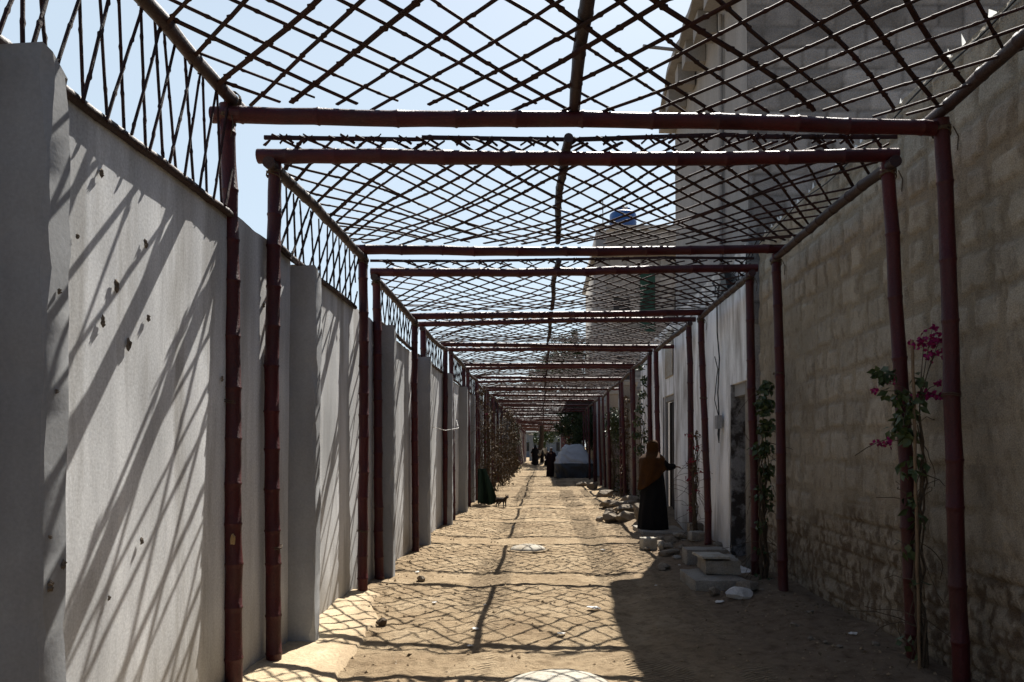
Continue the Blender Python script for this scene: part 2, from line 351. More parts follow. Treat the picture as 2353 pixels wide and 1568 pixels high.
# ------------------------------------------------------------------ ground
def ground_z(x, y):
    x = np.asarray(x, float); y = np.asarray(y, float)
    near = sstep(60, 35, y) * sstep(-12, -4, y) * sstep(14, 6, np.abs(x))
    z = .08 * (fbm(x * .7, y * .7, 3, 3) - .5) + .034 * (fbm(x * 2.4, y * 3, 9, 3) - .5) * near + .030 * (fbm(x * 11, y * 13, 5, 3) - .5) * near
    heap = sstep(1.75, 2.75, x) * sstep(-3, 2, y) * sstep(24, 17, y) * (1 - .9 * sstep(12.2, 13.0, y) * sstep(15.6, 14.8, y))
    z = z + heap * (.09 + .03 * sstep(9.6, 11.3, y) * sstep(15.5, 13.5, y) + .13 * (fbm(x * 1.6, y * 1.6, 21, 3) - .5))
    z = z - sstep(2.3, 2.6, x) * sstep(8.9, 9.4, y) * sstep(10.7, 10.2, y) * .12
    z = z + .16 * sstep(1.35, 2.3, x) * sstep(13.8, 15.2, y) * sstep(25, 19, y) * (.6 + .8 * fbm(x * 2, y * 2, 4, 3))
    z = z + .05 * sstep(-1.2, -1.95, x) * near * fbm(x, y * 1.2, 14, 2)
    for c in (-.72, .82):                                           # wheel ruts
        w = c + .12 * (fbm(y * .25, y * 0 + c, 31, 2) - .5)
        z = z - .022 * np.exp(-((x - w) / .17) ** 2) * near
    # heaps of rubble at the far end
    for (cx, cy, s, h) in ((.0, 62, 1.6, .75), (.55, 66, 1.5, .85), (-1.2, 58, .9, .5), (1.9, 57, 1.3, .35)):
        z = z + h * np.exp(-(((x - cx) / s) ** 2 + ((y - cy) / (s * 1.5)) ** 2)) * (.75 + .5 * fbm(x * 1.5, y * 1.5, 8, 3))
    z = z - .22 * sstep(34, 50, y) * sstep(110, 95, y)
    return z
def gz(x, y): return float(ground_z(np.array([x]), np.array([y]))[0])
def build_ground():
    xs = np.concatenate([[-900, -300, -120, -50, -25, -12, -6, -4, -3], np.arange(-2.4, 3.01, .03), [3.4, 4, 6, 9, 15, 30, 60, 150, 400, 900]])
    ys = np.concatenate([[-300, -80, -30, -12, -6, -3, 0, 2, 3], np.arange(3.6, 12, .03), np.arange(12, 24, .07), np.arange(24, 60, .22), np.arange(60, 100, .6), [105, 115, 130, 160, 220, 320, 500, 900, 1800]])
    X, Y = np.meshgrid(xs, ys, indexing='ij'); Z = ground_z(X, Y)
    dark = np.clip(sstep(.9, 2.0, X + .35 * (fbm(X * 1.3, Y * 1.3, 40, 3) - .5)) * sstep(20, 12, Y), 0, 1) * .75  # darker heap soil, with painted shade along the right side
    tr = np.zeros_like(X)
    for c in (-.72, -.5, .74, .95, 1.5):
        w = c + .12 * (fbm(Y * .25, Y * 0 + c, 31, 2) - .5)
        tr = np.maximum(tr, sstep(.16, .09, np.abs(X - w)) * sstep(.36, .52, fbm(X * .9, Y * .6, 50, 3)))
    mb = MB(); mb.v = np.stack([X, Y, Z], -1).reshape(-1, 3).tolist(); mb.f = grid_faces(len(xs), len(ys))
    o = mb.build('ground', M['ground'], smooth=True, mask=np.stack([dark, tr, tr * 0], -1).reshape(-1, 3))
    struct(o)
build_ground()

# cement apron at the foot of the left wall
def apron():
    mb = MB(); ys = np.linspace(3.2, 7.9, 90); top = []
    for i, y in enumerate(ys):
        e = -1.42 + .26 * (float(fbm(y * 1.1, 3.3, 61, 3)) - .5) * 2 + .34 * float(sstep(6.2, 7.9, y)) * -1 + .12 * float(sstep(5.6, 4.2, y))
        e = max(e, -1.94)
        row = []
        for k in range(14):
            f = k / 13; x = -2.02 + (e + 2.02) * f
            z = max(gz(x, y), -.02) + .045 * (1 - f) + .016 + .006 * (float(fbm(x * 7, y * 7, 66, 2)) - .5)
            if k == 13: z -= .05
            row.append((x, y, z))
        top += row
    mb.v = top; mb.f = grid_faces(90, 14)
    am = np.array([[1 - float(sstep(.45, .95, np.array(k / 13 + .9 * (float(fbm(y * 2.5, k * .35, 67, 3)) - .5)))), .53, 0] for y in ys for k in range(14)])
    struct(mb.build('cement_path', M['apron'], smooth=True, mask=am))
apron()

# ------------------------------------------------------------------ left boundary wall
WALL_X = -2.0
pil = [(-3.6, -3.45), (-.4, -.25), (2.66, 2.80), (5.85, 6.0), (8.93, 9.08), (11.85, 12.0)] + [(14.8 + 3.0 * k, 14.95 + 3.0 * k) for k in range(26)]
lw = thing('boundary_wall', 'long grey white plastered boundary wall with pillars along the left side', 'wall', (WALL_X, 6, 0))
def panel(y0, y1, i):
    det = y1 < 12.5; nu = 60 if det else 8; nv = 70 if det else 6
    ys = np.linspace(y0, y1, nu); ts = np.linspace(0, 1, nv); Yg, T = np.meshgrid(ys, ts, indexing='ij')
    top = 3.08 + .02 * (fbm(Yg * 1.5, Yg * 0 + i, 71, 3) - .5) + .025 * (vnoise(Yg * 9, Yg * 0, 72) - .5) + (.03 * math.sin(i * 2.3))
    Z = -.25 + (top + .25) * T
    X = WALL_X + .012 * (fbm(Yg * .9, Z * .9, 73 + i, 3) - .5) + .0012 * (fbm(Yg * 6, Z * 6, 74, 3) - .5)
    mb = MB(); mb.v = np.stack([X, Yg, Z], -1).reshape(-1, 3).tolist(); mb.f = grid_faces(nu, nv)
    dirt = sstep(.55, .0, Z + .5 * (fbm(Yg * 2.2, Z * 1.2, 76, 4) - .5)) * (.35 + .65 * fbm(Yg * 5, Z * 5, 77, 3)) + .35 * sstep(.62, .8, fbm(Yg * 5 + i, Z * .7, 79, 4)) * sstep(2.0, 3.0, Z)
    tone = .53 + 1.5 * (fbm(Yg * .8 + 9, Z * 1.1 + i, 78, 3) - .5) + 1.1 * (fbm(Yg * 6 + 9, Z * .6 + i, 84, 3) - .5)
    pm = np.stack([1 - np.clip(dirt, 0, 1) * .75, tone, tone * 0], -1).reshape(-1, 3)
    tops = [mb.v[j * nv + nv - 1] for j in range(nu)]; b0 = len(mb.v)
    for p in tops: mb.v.append((WALL_X - .15, p[1], p[2] - .01))
    for p in tops: mb.v.append((WALL_X - .15, p[1], -.25))
    for j in range(nu - 1):
        mb.f.append((j * nv + nv - 1, (j + 1) * nv + nv - 1, b0 + j + 1, b0 + j)); mb.f.append((b0 + j, b0 + j + 1, b0 + nu + j + 1, b0 + nu + j))
    return mb.build('wall_panel', M['plaster'] if y0 < 22 else M['weathered'], lw, autos=40, mask=pm)
def pillar(y0, y1, i):
    rg = random.Random(i); mb = MB(); x0, x1 = WALL_X - .02, -1.79 if y0 < 19 else -1.885; n = 46 if y1 < 16 else 6
    zs = np.linspace(-.25, 3.06 - .03 * (i % 2), n); rings = []
    for k, z in enumerate(zs):
        j = lambda a: (float(vnoise(z * 7 + a, i * 3.1 + a, 81)) - .5) * .011
        c = .008 + .035 * max(0, float(fbm(z * 5 + i * 7, i, 83, 3)) - .52) * 4; zt = z
        tp = k == n - 1
        rings += [(x0, y0 + j(1), z), (x1 - c + j(2), y0 + j(1), z + (.012 if tp else 0)), (x1 + j(3), y0 + c + j(4), z - (.012 if tp else 0)), (x1 + j(3), y1 - c + j(5), z - (.07 if tp else 0)), (x1 - c + j(6), y1 + j(5), z - (.09 if tp else 0)), (x0, y1 + j(7), z - (.02 if tp else 0))]
    mb.v = rings
    for k in range(n - 1):
        for a in range(5): mb.f.append((k*6 + a, k*6 + a + 1, (k+1)*6 + a + 1, (k+1)*6 + a))
    mb.f.append(tuple((n - 1) * 6 + a for a in range(6)))
    return mb.build('wall_pillar', M['pillar'], lw, autos=35)
prev = -6.5
for i, (a, b) in enumerate(pil):
    panel(prev, a, i); pillar(a, b, i); prev = b
# chipped pits where form ties were knocked out of the near panels
def pit(y, z, s, x=WALL_X, seed=0):
    rg = random.Random(seed); mb = MB(); n = 14; ring = []; inner = []
    for k in range(n):
        a = 2 * math.pi * k / n; r = s * rg.uniform(.75, 1.25)
        ring.append((x + .003 + rg.uniform(0, .004), y + math.cos(a) * r * .62, z + math.sin(a) * r))
        inner.append((x + .016 * rg.uniform(.5, 1.2), y + math.cos(a) * r * .3, z + math.sin(a) * r * .55))
    mb.v = ring + inner + [(x + .006, y, z)]
    for k in range(n):
        k2 = (k + 1) % n; mb.f += [(k, k2, n + k2, n + k), (n + k, n + k2, 2 * n)]
    mb.build('chipped_hole', M['pit'], lw)
for q, (px, py, s) in enumerate(((220, 393, .022), (325, 558, .024), (258, 655, .030), (228, 737, .028), (333, 730, .018), (288, 790, .030), (323, 1243, .018), (250, 1372, .014), (505, 870, .02), (600, 700, .02), (290, 300, .01), (165, 540, .012))):
    Yq = F * 2.0 / (1245 - px); pit(Yq, CAM_H + (1026 - py) * Yq / F, s, WALL_X + .004, q)
for q, (px, py, s) in enumerate(((117, 1345, .024), (152, 1295, .018), (105, 1235, .008), (127, 668, .012), (124, 900, .01))):
    Yq = F * 1.79 / (1245 - px); pit(min(max(Yq, 2.69), 2.77), CAM_H + (1026 - py) * Yq / F, s, -1.79, 40 + q)

# ------------------------------------------------------------------ pergola bays
# (front Y, rear Y, beam z front L/R, beam z rear L/R, x left, x right, lath pitch x, lath pitch y)
bays = [dict(y0=1.75, y1=4.70, zf=(3.75, 3.66), zr=(3.72, 3.63), xl=(-1.98, -1.98), xr=(2.52, 2.54), px=.285, py=.315, ridge=(.26, .21), over=True),
        dict(y0=5.30, y1=7.85, zf=(3.69, 3.70), zr=(3.70, 3.70), xl=(-1.93, -1.91), xr=(2.50, 2.50), px=.213, py=.27, ridge=(.19, .17), over=False),
        dict(y0=8.72, y1=11.2, zf=(3.66, 3.71), zr=(3.57, 3.64), xl=(-1.96, -1.93), xr=(2.46, 2.42), px=.28, py=.30, ridge=(.20, .15), over=False),
        dict(y0=12.1, y1=14.8, zf=(3.60, 3.68), zr=(3.64, 3.60), xl=(-1.95, -1.93), xr=(2.41, 2.29), px=.24, py=.28, ridge=(.13, .12), over=False),
        dict(y0=15.7, y1=18.3, zf=(3.66, 3.64), zr=(3.63, 3.62), xl=(-1.93, -1.93), xr=(2.29, 2.27), px=.25, py=.29, ridge=(.12, .14), over=False),
        dict(y0=19.2, y1=21.8, zf=(3.63, 3.65), zr=(3.63, 3.60), xl=(-1.93, -1.92), xr=(2.33, 2.36), px=.24, py=.28, ridge=(.12, .12), over=False)]
GROUP = 'bamboo pergola bays standing along the alley'
def clip_line(p, d, x0, x1, y0, y1):
    t0, t1 = -1e9, 1e9
    for o, dd, lo, hi in ((p[0], d[0], x0, x1), (p[1], d[1], y0, y1)):
        a, b = (lo - o) / dd, (hi - o) / dd
        if a > b: a, b = b, a
        t0, t1 = max(t0, a), min(t1, b)
    return t0, t1
def make_bay(k, b, label):
    rg = random.Random(100 + k); y0, y1 = b['y0'], b['y1']; near = k < 3; n = 14 if k < 2 else 10
    zf, zr, xl, xr = b['zf'], b['zr'], b['xl'], b['xr']; rp = .054
    root = thing('bamboo_pergola', label, 'pergola', ((xl[0] + xr[0]) / 2, (y0 + y1) / 2, 0), GROUP)
    Mb, Ms = M['bamboo'], M['strip']
    leans = {0: ((-.02, .03), (.06, .0), (.11, .14)), 1: ((.01, .01), (.17, .06)), 2: ((.05, .02), (.06, .10)), 3: ((.03, .0), (.06, .06))}
    ll = leans.get(k, ((rg.uniform(-.03, .05), rg.uniform(-.03, .05)), (rg.uniform(0, .1), rg.uniform(0, .1))))
    for e, (y, zz) in enumerate(((y0, zf), (y1, zr))):
        for s, (x, z) in enumerate(((xl[e], zz[0]), (xr[e], zz[1]))):
            bx = x + (ll[0][e] if s == 0 else ll[1][e])
            if k == 0 and e == 1: bx = -1.95 if s == 0 else 2.67; x = -2.02 if s == 0 else 2.56
            top = z + (.07 if (k == 0 and e == 1) else -.05)
            mb = MB().bamboo((bx, y + .03, gz(bx, y) - .12), (x, y, top), rp, rg, .30 + .1 * s, .018, n, .12)
            po = mb.build('post', Mb, root, autos=50)
            if k == 0 and e == 1 and s == 0:                        # bare patch where the paint flaked off
                pm = MB(); c = Vector((bx + .012, y - .047, 1.02)); ring = []
                for q in range(12):
                    a = q * math.pi / 6; r_ = .022 * rg.uniform(.6, 1.25)
                    ring.append(c + Vector((math.cos(a) * r_ * .8, -.011 - .004 * math.cos(a), math.sin(a) * r_ * 1.5)))
                bk = [p_ + Vector((0, .02, 0)) for p_ in ring]
                pm.add(ring + bk, [tuple(range(12))] + [(q, (q + 1) % 12, 12 + (q + 1) % 12, 12 + q) for q in range(12)]); pm.build('flaked_patch', M['bare_bamboo'], po)
            if rg.random() < .8:                                    # wire ties round the post
                tm = MB(); zt = rg.uniform(.6, 2.4); f = (zt + .1) / (top + .1); cx = bx + (x - bx) * f
                for q in range(2):
                    tm.tube([(cx + math.cos(a) * .057, y + .03 * (1 - f) + math.sin(a) * .057, zt + q * .012 + .006 * math.sin(a * 2)) for a in np.linspace(0, 6.28, 14)], .0035, 5)
                tm.build('wire_tie', M['stem'], po)
    if k < 3:
        for po in [o_ for o_ in root.children if o_.name.startswith('post')]:
            m_ = po.matrix_parent_inverse.inverted() if False else None
            vs_ = po.data.vertices; tp = max(vs_, key=lambda v: v.co.z).co; lm_ = MB(); cx_ = sum(v.co.x for v in list(vs_)[-n:]) / n; cy_ = sum(v.co.y for v in list(vs_)[-n:]) / n
            for q in range(5):
                t_ = np.linspace(0, 6.4, 16); zb = tp.z - .06 - q * .011
                lm_.tube([(cx_ + math.cos(a) * .054, cy_ + math.sin(a) * .058, zb + .02 * math.sin(a + q)) for a in t_], .0045, 5)
            lm_.tube([(cx_ + .05, cy_ - .05, tp.z - .08), (cx_ + .07, cy_ - .07, tp.z - .15), (cx_ + .06, cy_ - .075, tp.z - .24)], .004, 5)
            lm_.build('lashing', M['stem'], po)
    # cross beams
    ov = lambda: rg.uniform(.06, .12)
    for e, (y, zz) in enumerate(((y0, zf), (y1, zr))):
        a = Vector((xl[e] - (.13 if e == 1 and k == 0 else ov()), y - .01, zz[0])); c = Vector((xr[e] + (-.03 if k == 0 and e == 1 else ov()), y - .01, zz[1]))
        if k == 3 and e == 1: c.x += .28
        MB().bamboo(a, c, .052 if k < 3 else .046, rg, .42, .02, n, .1).build('cross_beam', Mb, root, autos=50)
    # side beams
    ds = .1 if b['over'] else -.085
    for s in range(2):
        xx = xl if s == 0 else xr
        a = (xx[0], y0 - (.06 if b['over'] else .12), zf[s] + ds); c = (xx[1], y1 + rg.uniform(.1, .2), zr[s] + ds)
        sb = MB().bamboo(a, c, .043, rg, .3, .025, n, .1).build('side_beam', M['dark_bamboo'], root, autos=50)
        if near and s == 0:                                         # end lashings
            tm = MB()
            for q in range(3):
                yy = y1 - .02 + q * .014
                tm.tube([(xx[1] + math.cos(t) * .05, yy, zr[s] + ds + math.sin(t) * .05) for t in np.linspace(0, 6.28, 12)], .004, 5)
            tm.build('lashing', M['stem'], sb)
    # ridge pole
    zc = lambda y: (sum(zf) / 2) + ((sum(zr) - sum(zf)) / 2) * (y - y0) / (y1 - y0)
    MB().bamboo((b['ridge'][0], y0 - .12, zc(y0) + .085), (b['ridge'][1], y1 + .02, zc(y1) + .085), .042 if k == 0 else .034, rg, .3, .03, n, .15).build('ridge_pole', M['dark_bamboo'], root, autos=50)
    # roof lattice: two crossing layers of laths
    lat = MB(); X0, X1 = min(xl) - .02, max(xr) + .02; Ya, Yb = y0 - .07, y1 + .04
    zo = .085 if not b['over'] else .10
    def zl(x, y):
        f = (x - X0) / (X1 - X0); g = (y - y0) / (y1 - y0)
        za = zf[0] * (1 - f) + zf[1] * f; zb = zr[0] * (1 - f) + zr[1] * f
        e = min(max(f, 0), 1); dr = (max(0, 1 - e / .14) ** 1.5 + max(0, 1 - (1 - e) / .14) ** 1.5) * (.125 if not b['over'] else .01) * math.sin(math.pi * min(max(g, 0), 1)) ** .5
        return za * (1 - g) + zb * g + zo - dr - .085 * math.sin(math.pi * e) ** .7 * math.sin(math.pi * min(max(g, 0), 1)) * (1 if k else .5) + .012 * math.sin(f * 9 + k)
    for fam in (1, -1):
        d = (b['px'], fam * b['py']); span = (X1 - X0) + (Yb - Ya) * b['px'] / b['py']; nn = int(span / b['px']) + 2
        for q in range(nn):
            ox = X0 - (0 if fam == -1 else (Yb - Ya) * b['px'] / b['py']) + q * b['px'] + rg.gauss(0, .011)
            p = (ox, Ya); dd = (d[0] * (1 if fam == 1 else 1), d[1])
            if fam == -1: p = (ox, Yb); p = (ox - (Yb - Ya) * b['px'] / b['py'] * 1.0, Yb)
            sk = rg.gauss(0, .006); dd = (dd[0] + sk, dd[1])
            e0, e1 = rg.uniform(-.03, .05), rg.uniform(-.03, .05)
            t0, t1 = clip_line(p, dd, X0 - e0, X1 + e1, Ya - rg.uniform(0, .06), Yb + rg.uniform(-.06, .05))
            if t1 - t0 < .3: continue
            A = (p[0] + dd[0] * t0, p[1] + dd[1] * t0); B = (p[0] + dd[0] * t1, p[1] + dd[1] * t1); lift = .011 * fam
            w = rg.choice((.019, .022, .024, .027, .030, .036))
            lat.strip((A[0], A[1], lift), (B[0], B[1], lift), w, .012, (0, 0, 1), rg, .25, .022, zl)
    lat.build('roof_lattice', Ms, root, autos=45)
    # thin battens closing the lattice at both ends, frayed lath tips beside them
    for yy in ((Ya + .02,) if k else ()):
        eb = MB(); xs = np.linspace(X0 - .04, X1 + .02, 5)
        for q in range(4): eb.strip((xs[q], yy + rg.gauss(0, .01), zl(xs[q], yy) + .03), (xs[q + 1], yy + rg.gauss(0, .01), zl(xs[q + 1], yy) + .03), .022, .026, (0, 0, 1), rg, .3, .006)
        for q in range(int((X1 - X0) / b['px'])):
            x = X0 + (q + .5) * b['px'] + rg.gauss(0, .02)
            for f_ in (-1, 1):
                eb.strip((x - f_ * .05, yy + .03, zl(x, yy) - .005), (x + f_ * rg.uniform(.015, .04), yy - .03, zl(x, yy) + .024 + rg.uniform(.0, .016)), rg.uniform(.014, .022), .007, (0, 1, 0), rg, .4, .001)
        eb.build('edge_batten', Ms, root, autos=45)
    # left side: rail along the wall top and the lattice between rail and side beam
    railz = 3.10; xs0 = xl[0] - .03
    ra = (WALL_X + .036, y0 + .02, railz); rc = (WALL_X + .018, y1 - .02, railz - .025)
    MB().bamboo(ra, rc, .026, rg, .28, .014, 8, .1).build('wall_rail', M['dark_bamboo'], root, autos=50)
    sl = MB(); pit_ = .175 if k == 0 else .215; hh = zf[0] + ds - railz
    for fam, ln in (((1, .45), (-1, -.04)) if k == 0 else ((1, .83), (-1, -.22))):
        q = -4
        while q * pit_ < (y1 - y0) + .6:
            yb = y0 + q * pit_ + rg.gauss(0, .018); yt = yb + ln * hh + rg.gauss(0, .03); q += 1
            lo, hi = y0 + .02, y1 - .03; zb_, zt_ = railz - rg.uniform(0, .05), railz + hh + rg.uniform(0, .04)
            def cut(y_, o): return max(min(y_, hi), lo)
            ya, yc = yb, yt; f0, f1 = 0., 1.
            dy = yt - yb
            if abs(dy) > 1e-4:
                tl, th_ = (lo - yb) / dy, (hi - yb) / dy
                if tl > th_: tl, th_ = th_, tl
                f0, f1 = max(0, tl), min(1, th_)
            elif not lo < yb < hi: continue
            if f1 - f0 < .12: continue
            xo = .012 * fam; w = rg.choice((.017, .020, .024, .028)) * (.75 if k == 0 else 1); P = lambda f: (xs0 + xo + (WALL_X + .03 - xs0) * (1 - f), yb + dy * f, zb_ + (zt_ - zb_) * f)
            sl.strip(P(f0), P(f1), w, .011, (1, 0, 0), rg, .22, .007)
    sl.build('side_lattice', Ms, root, autos=45)
    return root
ordn = ['nearest', 'second', 'third', 'fourth', 'fifth', 'sixth', 'seventh', 'eighth', 'ninth', 'tenth', 'eleventh', 'twelfth', 'thirteenth', 'fourteenth', 'fifteenth', 'sixteenth', 'seventeenth', 'eighteenth', 'nineteenth', 'twentieth', 'twenty-first', 'twenty-second', 'twenty-third', 'twenty-fourth', 'twenty-fifth']
protos = []
for k, b in enumerate(bays):
    lab = ['nearest dark red bamboo pergola bay, its lattice roof cut off by the photo top',
           'second bamboo pergola bay from the camera, finer lattice roof with frayed lath tips in front',
           'third bamboo pergola bay from the camera, reaching from the block wall to the peeling door',
           'fourth bamboo pergola bay from the camera, one beam end jutting out to the right',
           'fifth bamboo pergola bay from the camera, beside the woman in the mustard shawl',
           'sixth bamboo pergola bay from the camera, just beyond the whitewashed wall'][k]
    protos.append(make_bay(k, b, lab))
for k in range(6, 25):
    o = copy_tree(protos[3 + (k * 2) % 3]); src = bays[3 + (k * 2) % 3]
    yt = 22.7 + (k - 6) * 3.45
    o.location.y = yt + 1.3; o.location.x += R.uniform(-.04, .04); o.location.z = R.uniform(-.04, .02) - (.18 if yt > 46 else .1 if yt > 38 else 0)
    o['label'] = '%s bamboo pergola bay from the camera, far down the alley' % ordn[k]
    if k == 24: o['label'] = 'farthest bamboo pergola bay at the very end of the alley'

# ------------------------------------------------------------------ block masonry
def block_sheet(u0, u1, v0, v1, res, bw, bh, joint, seed, relief=.012, wob=.02, smear=.5):
    """returns grid U,V, relief height and mask (block, tone, -) for an uneven coursed block wall"""
    us = np.arange(u0, u1 + res * .5, res); vs = np.arange(v0, v1 + res * .5, res); U, V = np.meshgrid(us, vs, indexing='ij')
    Uw = U + wob * (fbm(U * 2.3, V * 2.3, seed, 3) - .5) * 2 + .012 * (fbm(U * 11, V * 11, seed + 1, 2) - .5) * 2
    Vw = V + wob * (fbm(U * 1.7, V * 2.1, seed + 2, 3) - .5) * 2 + .012 * (fbm(U * 11, V * 11, seed + 3, 2) - .5) * 2
    rg = random.Random(seed); nc = int((v1 - v0) / bh) + 4; b = np.zeros_like(U); tone = np.zeros_like(U) + .5
    row = np.floor((Vw - v0) / bh).astype(int)
    for r in range(-2, nc):
        mk = row == r
        if not mk.any(): continue
        e = [u0 - 2 * bw - rg.random() * bw]
        while e[-1] < u1 + 2 * bw: e.append(e[-1] + bw * rg.uniform(.72, 1.3))
        e = np.array(e); tn = np.array([rg.random() for _ in e]); jw = np.array([joint * rg.uniform(.5, 1.9) for _ in e])
        uu = Uw[mk]; i = np.searchsorted(e, uu) - 1; du = np.minimum(uu - e[i], e[np.minimum(i + 1, len(e) - 1)] - uu)
        fv = (Vw[mk] - v0) / bh - r; dv = np.minimum(fv, 1 - fv) * bh
        rr = np.minimum(du - jw[i] * .5, dv - jw[i] * .5)
        b[mk] = sstep(-.004, .008, rr); tone[mk] = tn[i]
    sm = sstep(smear - .12, smear + .12, fbm(U * 1.1, V * 1.1, seed + 7, 4)); b = b * (1 - .75 * sm)
    H = relief * (b * .8 + .9 * (fbm(U * 9, V * 9, seed + 5, 4) - .5) + .8 * (fbm(U * 28, V * 28, seed + 6, 2) - .5)) + .03 * (fbm(U * .6, V * .6, seed + 8, 2) - .5)
    return us, vs, U, V, H, b, tone
def right_block_wall():
    root = thing('block_wall', 'tall rough grey brown concrete block wall beside the right posts', 'wall', (2.82, 4, 0))
    us, vs, U, V, H, b, tone = block_sheet(1.2, 9.55, -.25, 4.3, .02, .34, .285, .07, 11, .020, .04, .53)
    low = sstep(1.15, .75, V + .5 * (fbm(U * 1.2, V * 1.2, 92, 3) - .5)); rough = fbm(U * 22, V * 12, 93, 3)
    rows = np.abs(((V + .02 * (fbm(U * 1.5, V * 2, 96, 2) - .5)) / .155) % 1 - .5); joint = sstep(.40, .47, rows) * sstep(.3, .5, fbm(U * 1.7, V * 3, 97, 2))
    H = H + low * .030 * (rough - .5) * 2 - low * .022 * sstep(.52, .66, rough) - low * .02 * joint
    b = b * (1 - .55 * low); lowm = low * np.clip(.15 + .85 * sstep(.44, .62, rough) + .5 * joint, 0, 1) + .35 * (1 - low) * sstep(.60, .72, fbm(U * 26, V * 9, 98, 3))
    topn = 4.3 + .05 * (fbm(us * 3, us * 0, 95, 3) - .5); V2 = np.minimum(V, topn[:, None])
    X = 2.82 - H
    mb = MB(); mb.v = np.stack([X, U, V2], -1).reshape(-1, 3).tolist(); mb.f = grid_faces(len(us), len(vs)); k = len(mb.v)
    mb.box(2.86, 3.02, -6.5, 9.55, -.25, 4.27)
    mb.build('masonry', M['block'], root, smooth=True, mask=np.stack([b, tone * .45 + .29, lowm], -1).reshape(-1, 3))
    rg = random.Random(5); cm = MB(); y = 2.2                       # pale broken shards bedded along the wall top
    rows = []
    while y < 9.5: rows.append(y); y += rg.uniform(.05, .17)
    for y in rows:
        x0 = 2.845 + rg.uniform(-.012, .01); x1 = x0 + rg.uniform(.05, .11); h = rg.choice((-.03, .03, .05, .08, .10, .13))
        cm.v += [(x0, y, 4.272), (x1, y + .01, 4.272), (x0 + (x1 - x0) * rg.uniform(0, .5), y + .012, 4.275 + h), (x0 + (x1 - x0) * rg.uniform(.5, 1), y + .02, 4.275 + h * rg.uniform(.3, .95))]
    for i in range(len(rows)):
        cm.f.append((4*i, 4*i + 1, 4*i + 3, 4*i + 2))
        if i < len(rows) - 1: cm.f.append((4*i, 4*i + 4, 4*i + 5, 4*i + 1))
    cm.build('wall_top_shards', M['shard'], root)
    wm = MB()                                                       # cable pinned under the capping
    pts = [(2.775 + .01 * math.sin(y * 3), y, 4.19 + .025 * math.sin(y * 1.7) + .012 * math.sin(y * 5)) for y in np.linspace(1.5, 9.4, 50)]
    wm.tube(pts, .007, 6).build('wall_cable', M['cable'], root)
    rg = random.Random(15)
    for (y, z, s) in ((4.08, .82, .045), (4.3, .60, .035), (4.28, .5, .05), (3.95, 2.9, .05)):   # spalled dark spots
        pit(y, z, s, 2.79, int(y * 100)); o = lw.children[-1] if False else None
    return root
right_block_wall()
# pits built by pit() hang under the left wall; move those on the block wall to it
_bw = [o for o in C.objects if o.name.startswith('block_wall')][0]
for o in list(C.objects):
    if o.name.startswith('chipped_hole') and o.data.vertices[0].co.x > 0:
        o.parent = _bw; o.matrix_parent_inverse = _bw.matrix_basis.inverted()
        for v in o.data.vertices: v.co.x = 2 * 2.79 - v.co.x

